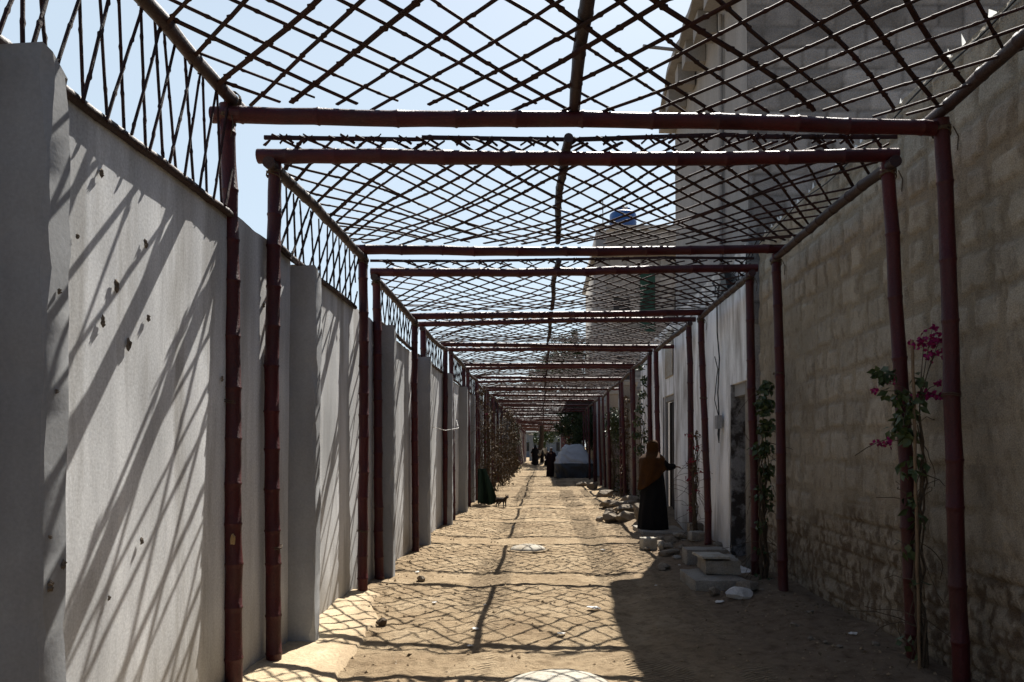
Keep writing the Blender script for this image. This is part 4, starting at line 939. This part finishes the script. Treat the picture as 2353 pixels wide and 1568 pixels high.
rock('white_rock', M['white_stone'], (2.05, 7.72, gz(2.05, 7.72) + .045), (.34, .22, .13), 11, label='flat white pointed stone lying in front of the step blocks', boxy=.25, rotz=.2)
rock('dark_rock', M['stone'], (1.82, 7.86, gz(1.82, 7.86) + .04), (.16, .14, .11), 12, label='small dark brown stone left of the white stone')
rock('brown_rock', M['stone'], (2.20, 7.95, gz(2.2, 7.95) + .05), (.26, .22, .14), 13, label='brown stone behind the flat white stone', boxy=.3)
slab('broken_block', 'sunlit broken concrete block standing at the shadow edge', 1.55, 1.80, 11.55, 11.72, gz(1.68, 11.6) - .02, gz(1.68, 11.6) + .19, M['pale_concrete'], .25, .014, 6)
rock('sunlit_rock', M['pale_concrete'], (1.86, 11.55, gz(1.86, 11.55) + .06), (.10, .12, .16), 14, label='small sunlit stone leaning on the broken block')
slab('door_slab', 'long thin concrete step under the woman by the second door', 1.78, 2.60, 13.25, 14.4, gz(2.2, 13.8) - .05, gz(2.1, 13.6) + .05, M['concrete'], .04, .014, 7, cat='step')
for q, (px, py, Y, s, lab) in enumerate(((1540, 1253, 12.0, (.20, .2, .13), 'rounded stone in front of the long door step'), (1565, 1252, 12.1, (.24, .2, .14), 'grey stone between the rounded stone and the post'),
        (1536, 1280, 10.9, (.36, .24, .12), 'flat sandy slab of rubble below the rounded stone'), (1515, 1246, 12.3, (.18, .16, .12), 'small stone behind the broken block'), (1650, 1262, 11.0, (.2, .16, .08), 'dusty stone at the foot of the white wall'))):
    x, y, z = at(px, py, Y); rock('rubble_stone', M['stone'], (x, Y, gz(x, Y) + s[2] * .3), s, 200 + q, label=lab, boxy=.3)
slab('post_block', 'squared block lying at the foot of the white wall posts', 2.32, 2.56, 11.55, 11.8, gz(2.45, 11.7) - .03, gz(2.45, 11.7) + .12, M['concrete'], .1, .014, 9)
x_, _, _ = at(1600, 1215, 12.1); slab('post_stone', 'second block stacked behind the squared block', 2.38, 2.62, 11.9, 12.2, gz(2.5, 12) + .0, gz(2.5, 12) + .24, M['stone'], -.1, .02, 10)
rg = random.Random(91)
for q in range(36):
    x, y = rg.uniform(1.5, 2.55), rg.uniform(8.9, 13.2)
    if q > 28: x, y = rg.uniform(2.1, 2.65), rg.uniform(5.6, 8.2)
    sz_ = rg.choice((.06, .08, .1, .12, .15, .19, .23))
    if q > 28: sz_ = rg.uniform(.03, .07)
    rock('rubble_piece', M['stone'] if q > 28 or rg.random() < .7 else M['concrete'], (x, y, gz(x, y) + sz_ * .15), (sz_ * rg.uniform(.8, 1.4), sz_, sz_ * rg.uniform(.4, .75)), 600 + q, label='small piece of rubble lying in the shade along the right wall', boxy=rg.choice((0, .3, .5)), group='small rubble pieces along the right wall')
def leaf_litter():
    rg = random.Random(33); mb = MB()
    for _ in range(520):
        x, y = (rg.gauss(2.35, .35), rg.uniform(4.6, 14)) if rg.random() < .65 else (rg.uniform(-1.8, 2.4), 4.4 + rg.random() ** 1.5 * 14)
        if not -1.9 < x < 2.75: continue
        d = Vector((rg.gauss(0, 1), rg.gauss(0, 1), rg.gauss(0, .25))); mb.leaf(Vector((x, y, gz(x, y) + .012)), d, Vector((rg.gauss(0, .4), rg.gauss(0, .4), 1)), rg.uniform(.02, .06), rg.uniform(.012, .03))
    struct(mb.build('leaf_litter', M['dry_leaf']), 'stuff', 'dry leaves and twigs scattered over the dirt', 'leaves')
leaf_litter()
GR = 'rubble heaped beside the woman'
labs = ['large pale flat rubble slab left of the woman', 'square rubble block nearest the woman', 'long rubble slab on top of the heap', 'low rubble block at the left end of the heap', 'thin rubble slab tilted behind the heap', 'round rubble stone in the middle of the heap',
        'grey rubble block at the back of the heap', 'small rubble stone before the heap', 'dusty rubble slab by the vine foot', 'rubble lump under the dusty bush', 'rubble stone beside the gate column', 'flat stone at the lit edge of the alley']
for q, (x, y, s, bx) in enumerate(((1.75, 15.3, (.55, .4, .25), .5), (2.02, 14.9, (.35, .35, .42), .6), (1.85, 15.9, (.7, .4, .16), .5), (1.45, 15.6, (.4, .35, .28), .5), (1.9, 17.0, (.7, .5, .14), .5), (1.55, 16.6, (.35, .3, .25), .3),
        (2.1, 17.8, (.5, .4, .3), .6), (1.25, 15.9, (.2, .2, .12), .3), (1.75, 19.0, (.6, .5, .2), .5), (2.0, 23.5, (.6, .5, .3), .3), (1.9, 27.5, (.5, .45, .3), .3), (1.6, 29.5, (.45, .4, .22), .4))):
    rock('rubble_slab', M['stone'], (x, y, gz(x, y) + s[2] * .35 + (.12 if q in (2, 4) else 0)), s, 300 + q, label=labs[q], boxy=bx, group=GR)
# round concrete manhole covers
def manhole(x, y, r, label, seed, z0=.0):
    root = thing('manhole_cover', label, 'manhole cover', (x, y, 0)); rg = random.Random(seed); n = 40; base = gz(x, y) + z0
    prof = [(0, .075), (.3, .070), (.6, .055), (.85, .035), (.97, .012), (1.0, -.02), (1.0, -.08)]
    mb = MB(); mb.v = [(x + r * p * math.cos(2*math.pi*k/n) * (1 + .02 * math.sin(k * 2.3 + seed)), y + r * p * math.sin(2*math.pi*k/n) * (1 + .02 * math.sin(k * 1.7)), base + h + .01 + .006 * (rg.random() - .5)) for (p, h) in prof for k in range(n)]
    for i in range(len(prof) - 1):
        for k in range(n): mb.f.append((i*n + k, i*n + (k+1) % n, (i+1)*n + (k+1) % n, (i+1)*n + k))
    mb.build('lid', M['pale_concrete'], root, autos=50)
    rm = MB(); pr = [(1.02, -.06), (1.03, .012), (1.16, .004), (1.24, -.06)]; rm.v = [(x + r * p * math.cos(2*math.pi*k/n) * (1 + .04 * math.sin(k * .9 + seed)), y + r * p * math.sin(2*math.pi*k/n), base + h) for (p, h) in pr for k in range(n)]
    for i in range(3):
        for k in range(n): rm.f.append((i*n + k, i*n + (k+1) % n, (i+1)*n + (k+1) % n, (i+1)*n + k))
    rm.build('collar', M['apron'], root, autos=50)
manhole(-.215, 11.45, .27, 'domed pale concrete manhole cover in the middle of the track', 1, .015)
manhole(.11, 4.88, .36, 'near concrete manhole cover cut off by the bottom of the photo', 2, .01)
# litter scraps
def scrap(x, y, s, label, seed, m='paper'):
    rg = random.Random(seed); n = 9; mb = MB(); a0 = rg.uniform(0, 6)
    ring = [(x + math.cos(a0 + 2*math.pi*k/n) * s * rg.uniform(.6, 1.2), y + math.sin(a0 + 2*math.pi*k/n) * s * rg.uniform(.5, 1.0), gz(x, y) + .012 + rg.uniform(0, .35) * s) for k in range(n)]
    lo = [(p[0], p[1], p[2] - .004) for p in ring]
    mb.v = ring + lo + [(x, y, gz(x, y) + .016 + .3 * s), (x, y, gz(x, y) + .01)]
    for k in range(n):
        k2 = (k + 1) % n; mb.f += [(k, k2, 2*n), (n + k2, n + k, 2*n + 1), (k, n + k, n + k2, k2)]
    tag(mb.build('paper_scrap', M[m]), label, 'litter', 'white litter scraps on the dirt')
for q, (px, py, s, lab) in enumerate(((1365, 1404, .07, 'largest white plastic scrap, right of the ridge shadow'), (1290, 1457, .04, 'white scrap left of the near shade edge'), (1092, 1446, .035, 'crumpled scrap near the cement apron'), (1000, 1388, .025, 'tiny pale scrap by the second left post'),
        (1115, 1390, .02, 'tiny scrap in the middle of the track'), (1505, 1349, .02, 'pale chip in the shade left of the step'), (1650, 1385, .05, 'torn paper before the white stone'), (1080, 1480, .03, 'scrap at the near edge of the lattice shadow'),
        (960, 1320, .03, 'scrap close to the third left post'), (1180, 1210, .03, 'pale scrap behind the round cover'), (1385, 1262, .04, 'scrap right of the round cover'), (1560, 1300, .02, 'thin scrap beside the buried block'), (1955, 1475, .04, 'shiny foil scrap at the foot of the block wall'))):
    Y = F * CAM_H / (py - 1026); scrap((px - 1245) * Y / F, Y, s, lab, 400 + q)
o = rock('dark_clod', M['stone'], (-1.42, 8.75, gz(-1.42, 8.75) + .03), (.11, .1, .09), 500, label='dark clod lying near the second pillar foot')
rock('root_stump', M['stem'], (-1.42, 6.6, gz(-1.42, 6.6) + .035), (.12, .09, .08), 501, label='small woody stub at the edge of the cement apron', cat='stub')
# pebbles and crumbs: stuff
def pebbles():
    rg = random.Random(77); mb = MB()
    for _ in range(1900):
        y = 4.2 + (rg.random() ** 1.7) * 24; x = rg.uniform(-1.85, 2.7) if rg.random() < .6 else rg.choice((rg.gauss(-1.7, .2), rg.gauss(2.3, .35)))
        if not -1.95 < x < 2.72: continue
        s = rg.choice((.005, .006, .008, .010, .012, .018)) * (1 + y * .015); z = gz(x, y) + s * .25
        vs = [Vector((rg.uniform(-1, 1), rg.uniform(-1, 1), 0)) for _ in range(0)]
        vs = [Vector((1, 0, 0)), Vector((0, 1, 0)), Vector((-1, 0, 0)), Vector((0, -1, 0)), Vector((.1, .1, .7)), Vector((0, 0, -.6))]
        a = rg.uniform(0, 6); ro = Matrix.Rotation(a, 3, 'Z')
        vs = [ro @ Vector((v.x * s * rg.uniform(.7, 1.3), v.y * s * rg.uniform(.5, 1.1), v.z * s)) + Vector((x, y, z)) for v in vs]
        mb.add(vs, [(0, 1, 4), (1, 2, 4), (2, 3, 4), (3, 0, 4), (1, 0, 5), (2, 1, 5), (3, 2, 5), (0, 3, 5)])
    struct(mb.build('pebbles', M['soil']), 'stuff', 'loose pebbles and crumbs scattered over the dirt track', 'pebbles')
pebbles()

# ------------------------------------------------------------------ the covered car
def car():
    root = thing('covered_car', 'car parked under a grey cover with dark lower half at the right', 'car', (1.7, 40, 0))
    xc, y0 = 1.70, 38.0; gzv = -.10; nu, nv = 64, 60; top = MB(); vs = []
    # length profile (distance from the front, height), cross profile a squarish arch that narrows upwards
    pd = [0, .01, .04, .10, .18, .40, .70, .95, 1.25, 2.0, 2.7, 3.3, 3.9, 4.1, 4.2]; ph = [.02, .35, .68, .84, .93, 1.14, 1.44, 1.66, 1.75, 1.76, 1.66, 1.30, 1.02, .8, .02]
    ds_ = np.concatenate([np.linspace(0, .2, 22), np.linspace(.23, 1.3, 28), np.linspace(1.4, 4.0, 16), [4.1, 4.15, 4.2]]); nu, nv = len(ds_), 72
    for d in ds_:
        h = float(np.interp(d, pd, ph)); wd = 1 - .10 * math.exp(-d / .10)
        for k in range(nv):
            a = math.pi * k / (nv - 1); cx, sz = math.cos(a), math.sin(a)
            zz = abs(sz) ** .40 * h; hw = (.99 - .03 * (1 - min(zz, .85) / .85) * -1) - .36 * float(sstep(.72, 1.74, zz))
            x = math.copysign(abs(cx) ** .36, cx) * hw * wd
            fold = .06 * math.sin(x * 5 - zz * 8 + d * 3) + .05 * math.sin(x * 14 - zz * 17) ** 3 + .05 * (float(fbm(x * 2.5 + d, zz * 2.5 + d, 5, 3)) - .5)
            dy = fold * (1.2 if d < 1.0 else .2); zz += fold * (.5 if d > .15 else .1) * min(1, zz)
            x += fold * .5 * abs(cx)
            hem = .05 * math.sin(x * 8 + d * 5) if zz < .12 else 0
            vs.append((xc - x, y0 + d + dy - .05 * max(0, .4 - zz), max(zz + hem, .0) + gzv + .05))
    faces = grid_faces(nu, nv); up = MB(); lo = MB(); up.v = vs; lo.v = vs
    up.f = [f for f in faces if sum(vs[i][2] for i in f) / 4 > .72]; lo.f = [f for f in faces if sum(vs[i][2] for i in f) / 4 <= .72]
    up.build('cover', M['cover_grey'], root, smooth=True); lo.build('cover_skirt', M['cover_dark'], root, smooth=True)
    for x in (-.72, .72):
        for d in (.75, 3.4):
            MB().tube([(xc + x - .1, y0 + d, gzv + .30), (xc + x + .1, y0 + d, gzv + .30)], .30, 20).build('wheel', M['rubber'], root, autos=40)
car()
# ------------------------------------------------------------------ people and the cat
def ell(bm, c, r, rot=None):
    m = Matrix.Translation(c) @ (rot.to_4x4() if rot else Matrix()) @ Matrix.Diagonal((*r, 1)); bmesh.ops.create_uvsphere(bm, u_segments=18, v_segments=12, radius=1, matrix=m)
def limb(bm, pts, rs):
    mb = MB(); full = []; fr = []
    for i in range(len(pts) - 1):
        for t in np.linspace(0, 1, 5)[:-1]: full.append(Vector(pts[i]).lerp(Vector(pts[i + 1]), t)); fr.append(rs[i] + (rs[i + 1] - rs[i]) * t)
    full.append(Vector(pts[-1])); fr.append(rs[-1]); mb.tube(full, fr, 10)
    vs = [bm.verts.new(v) for v in mb.v]
    for f in mb.f:
        try: bm.faces.new([vs[i] for i in f])
        except ValueError: pass
    for p, r in ((pts[0], rs[0]), (pts[-1], rs[-1])): ell(bm, Vector(p), (r, r, r))
def remesh(bm, name, m, parent, vox, sm=2):
    me = bpy.data.meshes.new(name); bmesh.ops.recalc_face_normals(bm, faces=bm.faces); bm.to_mesh(me); bm.free(); me.materials.append(m)
    o = bpy.data.objects.new(name, me); C.objects.link(o)
    rm = o.modifiers.new('remesh', 'REMESH'); rm.mode = 'VOXEL'; rm.voxel_size = vox; rm.use_smooth_shade = True
    s = o.modifiers.new('smooth', 'SMOOTH'); s.iterations = sm; s.factor = .5
    if parent: o.parent = parent; o.matrix_parent_inverse = parent.matrix_basis.inverted()
    return o
def body(P, face, hands, hgt, vox, parent, m):
    """one continuous figure: P maps local (x right, y facing, z up) to world"""
    bm = bmesh.new(); k = hgt / 1.62
    q = lambda *a: P @ (Vector(a) * k)
    limb(bm, [q(0, 0, .95), q(0, .0, 1.12), q(0, .01, 1.30), q(0, 0, 1.38)], [.135 * k, .115 * k, .145 * k, .09 * k])
    limb(bm, [q(-.15, 0, 1.33), q(.15, 0, 1.33)], [.065 * k, .065 * k]); limb(bm, [q(0, 0, 1.34), q(0, .015, 1.47)], [.055 * k, .048 * k])
    for s in (-1, 1):
        limb(bm, [q(s * .085, 0, .93), q(s * .09, .015, .50), q(s * .09, 0, .09)], [.085 * k, .058 * k, .038 * k])
        limb(bm, [q(s * .09, -.03, .05), q(s * .10, .14, .03)], [.036 * k, .028 * k])
    rot = (P.to_3x3().normalized())
    ell(bm, q(0, .02, 1.535), (.070 * k, .088 * k, .105 * k), rot); ell(bm, q(0, .045, 1.485), (.052 * k, .062 * k, .062 * k), rot)      # skull, jaw
    ell(bm, q(0, .112, 1.515), (.013 * k, .022 * k, .024 * k), rot)                                                                    # nose
    for s in (-1, 1):
        ell(bm, q(s * .072, .01, 1.52), (.012 * k, .02 * k, .03 * k), rot); ell(bm, q(s * .03, .094, 1.54), (.016 * k, .010 * k, .009 * k), rot)
    ell(bm, q(0, .100, 1.472), (.024 * k, .012 * k, .010 * k), rot)
    for s, (sh, el, wr, dirn) in zip((-1, 1), hands):
        limb(bm, [q(*sh), q(*el), q(*wr)], [.052 * k, .040 * k, .027 * k]); d = Vector(dirn).normalized(); sd = d.cross(Vector((0, 0, 1)) if abs(d.z) < .8 else Vector((0, 1, 0))).normalized(); n = sd.cross(d)
        w = Vector(wr); pc = w + d * .05
        for f in range(5): limb(bm, [q(*(w + d * .015)), q(*(w + d * .085 + sd * (-.032 + .016 * f)))], [.017 * k, .011 * k])
        for f, L in enumerate((.062, .075, .080, .072, .055)):
            if f == 0: a = w + d * .03 + sd * -.03; limb(bm, [q(*a), q(*(a + d * .03 - sd * .03)), q(*(a + d * .055 - sd * .034 + n * -.01))], [.011 * k, .010 * k, .008 * k])
            else: a = w + d * .085 + sd * (-.045 + .021 * f); limb(bm, [q(*a), q(*(a + d * L * .55 - n * .008)), q(*(a + d * L * .9 - n * .028))], [.0095 * k, .0088 * k, .0075 * k])
    return remesh(bm, 'person', m, parent, vox)
def robe(P, secs, name, m, parent, n=44, folds=9, fa=.012, seed=0, closed=True):
    """lofted garment: sections (cx, cy, z, rx, ry)"""
    zs = np.array([s[2] for s in secs]); mb = MB(); N = 40; zz = np.linspace(zs[0], zs[-1], N); o = 1 if zs[-1] > zs[0] else -1
    it = lambda i, z: float(np.interp(z, zs if o == 1 else zs[::-1], [s[i] for s in secs] if o == 1 else [s[i] for s in secs][::-1]))
    for z in zz:
        for k in range(n):
            a = 2 * math.pi * k / n; f = 1 + fa / max(it(3, z), .05) * math.sin(folds * a + 2 * math.sin(z * 3 + seed)) * min(1, max(0, (1.25 - z)) + .15) + .03 * (float(vnoise(a * 2 + seed, z * 5, 7)) - .5)
            mb.v.append(P @ Vector((it(0, z) + it(3, z) * f * math.cos(a), it(1, z) + it(4, z) * f * math.sin(a), z)))
    for i in range(N - 1):
        for k in range(n): mb.f.append((i*n + k, i*n + (k+1) % n, (i+1)*n + (k+1) % n, (i+1)*n + k))
    if closed: mb.f += [tuple(range(n)), tuple((N - 1) * n + k for k in range(n))]
    return mb.build(name, m, parent, smooth=True)
def sleeve(P, pts, rs, name, m, parent): return MB().tube([P @ Vector(p) for p in pts], rs, 14).build(name, m, parent, smooth=True)
# woman at the second door: facing right along +x, one arm reaching to the door
wz_ = gz(2.1, 13.7) + .045
P = Matrix.Translation((2.06, 13.75, wz_)) @ Matrix.Rotation(rad(-62), 4, 'Z')
w = body(P, None, (((-.17, 0, 1.32), (-.24, .03, 1.08), (-.16, .16, .98), (.3, 1, -.1)), ((.17, 0, 1.32), (.21, .20, 1.16), (.17, .36, 1.17), (0, 1, .05))), 1.60, .007, None, M['skin'])
tag(w, 'woman in black robe and mustard shawl standing at the second door with an arm out', 'person')
robe(P, [(0, .0, .02, .30, .27), (0, 0, .5, .26, .23), (0, 0, .9, .235, .20), (0, 0, 1.1, .21, .17), (0, 0, 1.28, .22, .14), (0, 0, 1.36, .14, .11), (0, 0, 1.41, .08, .08)], 'robe', M['black_cloth'], w, seed=1)
sleeve(P, [(.13, -.01, 1.30), (.19, .10, 1.22), (.21, .20, 1.155), (.18, .32, 1.165), (.172, .355, 1.17)], [.085, .080, .070, .060, .052], 'sleeve', M['black_cloth'], w)
sleeve(P, [(-.13, 0, 1.30), (-.22, .0, 1.15), (-.245, .04, 1.05), (-.19, .13, .985)], [.082, .08, .078, .07], 'sleeve', M['black_cloth'], w)
# shawl: hood round the head open to the front, falling to a point down the back and left shoulder
def shawl(P, parent):
    mb = MB(); n, N = 40, 34; vs = []
    for i in range(N):
        v = i / (N - 1)
        for k in range(n):
            u = k / (n - 1); a = rad(58) + u * rad(360 - 116) + math.pi / 2   # leaves the face open (+y)
            if v < .18:                                                  # crown of the hood
                t = v / .18; r = math.sin(t * math.pi / 2); z = 1.665 - .09 * (1 - math.cos(t * math.pi / 2)); rx, ry, cy = .098 * r, .118 * r, .005
            else:
                t = (v - .18) / .82; z = 1.575 - t * (.62 + .22 * math.cos((u - .42) * 4.2)); nk = math.exp(-((z - 1.43) / .06) ** 2)
                sh = float(sstep(1.46, 1.30, np.array(z))); rx = .100 - .014 * nk + .165 * sh + .03 * t; ry = .120 - .014 * nk + .085 * sh + .05 * t; cy = .0 - .01 * sh
            f = 1 + .05 * math.sin(u * 30 + v * 9) * v
            vs.append(P @ Vector((rx * f * math.cos(a), cy + ry * f * math.sin(a), z)))
    mb.v = vs; mb.f = grid_faces(N, n); o = mb.build('shawl', M['mustard'], parent, smooth=True); s = o.modifiers.new('thick', 'SOLIDIFY'); s.thickness = .008
shawl(P, w)
def far_person(x, y, rz, hgt, label, cloth, cap=False, crouch=False, seed=0):
    z = gz(x, y); P = Matrix.Translation((x, y, z)) @ Matrix.Rotation(rz, 4, 'Z'); k = hgt / 1.62
    b = body(P, None, (((-.17, 0, 1.32), (-.24, .02, 1.06), (-.22, .12, .84), (0, .3, -1)), ((.17, 0, 1.32), (.26, .05, 1.08), (.30, .22, .95), (.2, 1, -.2))), hgt, .012, None, M['skin'])
    tag(b, label, 'person')
    sc = lambda L: [tuple(c * k for c in s) for s in L]
    robe(P, sc([(0, 0, .02, .27, .24), (0, 0, .5, .25, .21), (0, 0, .95, .22, .18), (0, 0, 1.28, .215, .14), (0, 0, 1.37, .13, .11), (0, 0, 1.43, .07, .07)]), 'robe', M[cloth], b, seed=seed)
    for s in (-1, 1):
        e = [(.17, 0, 1.30), (.25, .03, 1.08), (.27, .12, .97)]; sleeve(P, [(s * p[0] * k, p[1] * k, p[2] * k) for p in e], [.075 * k, .07 * k, .065 * k], 'sleeve', M[cloth], b)
    if cap: robe(P, sc([(0, .01, 1.575, .085, .10), (0, .01, 1.61, .084, .098), (0, .01, 1.645, .06, .07), (0, .01, 1.655, .01, .01)]), 'cap', M['paper'], b, 24, 1, 0)
    else: robe(P, sc([(0, -.01, 1.36, .16, .13), (0, -.01, 1.44, .092, .09), (0, -.008, 1.53, .09, .098), (0, 0, 1.60, .078, .09), (0, 0, 1.655, .02, .02)]), 'headscarf', M[cloth], b, 30, 5, .004)
    return b
far_person(.52, 41.0, rad(170), 1.62, 'person in long dark plum robe and white cap walking beside the covered car', 'maroon_cloth', True, seed=3)
far_person(-.52, 58.0, rad(20), 1.62, 'distant person in black robe standing left of the rubble heap', 'black_cloth', seed=4)
far_person(.40, 59.5, rad(-40), 1.30, 'distant smaller person in black partly hidden behind the robed walker', 'black_cloth', seed=5)
far_person(.02, 60.5, rad(80), 1.15, 'distant child in dark clothes behind the dirt mound', 'black_cloth', seed=6)
# pale cloth bundle on the heap
mb = MB(); vs = []
for i in range(24):
    for k in range(18):
        u, v = i / 23, k / 17; x = -.32 + .68 * u; z = 1.22 + .34 * u - .45 * abs(v - .5) * 2 * (.6 + .5 * math.sin(u * 9)) + .04 * math.sin(u * 12); vs.append((x, 59 + (v - .5) * .4 + .03 * math.sin(u * 15), z))
mb.v = vs; mb.f = grid_faces(24, 18); o = mb.build('cloth_bundle', M['cream_cloth'], smooth=True); s = o.modifiers.new('thick', 'SOLIDIFY'); s.thickness = .03
tag(o, 'cream cloth draped over a load beyond the rubble heap', 'cloth')
# the cat: standing, rear to the left, head turned to the camera
def cat():
    B = Vector((-1.06, 19.6, gz(-1.06, 19.6))); P = Matrix.Translation(B) @ Matrix.Rotation(rad(-48), 4, 'Z') @ Matrix.Scale(1.15, 4)   # local +x forward
    q = lambda x, y, z: P @ Vector((x, y, z)); bm = bmesh.new()
    limb(bm, [q(-.15, 0, .165), q(-.05, 0, .160), q(.06, 0, .165), q(.12, 0, .18)], [.058, .062, .058, .048]); limb(bm, [q(.11, 0, .19), q(.17, 0, .225)], [.042, .036])
    ell(bm, q(.19, 0, .235), (.045, .042, .038)); ell(bm, q(.225, -.005, .222), (.02, .018, .015))
    for s in (-1, 1):
        limb(bm, [q(.185, s * .026, .262), q(.188, s * .032, .285), q(.19, s * .034, .305)], [.016, .010, .002])
        limb(bm, [q(.10, s * .03, .15), q(.105, s * .032, .08), q(.10, s * .032, .04), q(.11, s * .032, .012)], [.028, .017, .013, .014])
        limb(bm, [q(-.14, s * .035, .15), q(-.10, s * .038, .095), q(-.165, s * .036, .055), q(-.15, s * .036, .012)], [.042, .028, .014, .014])
    limb(bm, [q(-.19, 0, .17), q(-.25, .01, .13), q(-.29, .02, .07), q(-.33, .03, .05)], [.017, .014, .012, .008])
    o = remesh(bm, 'cat', M['fur'], None, .005); tag(o, 'small black cat standing on the dirt by the left wall', 'cat')
cat()
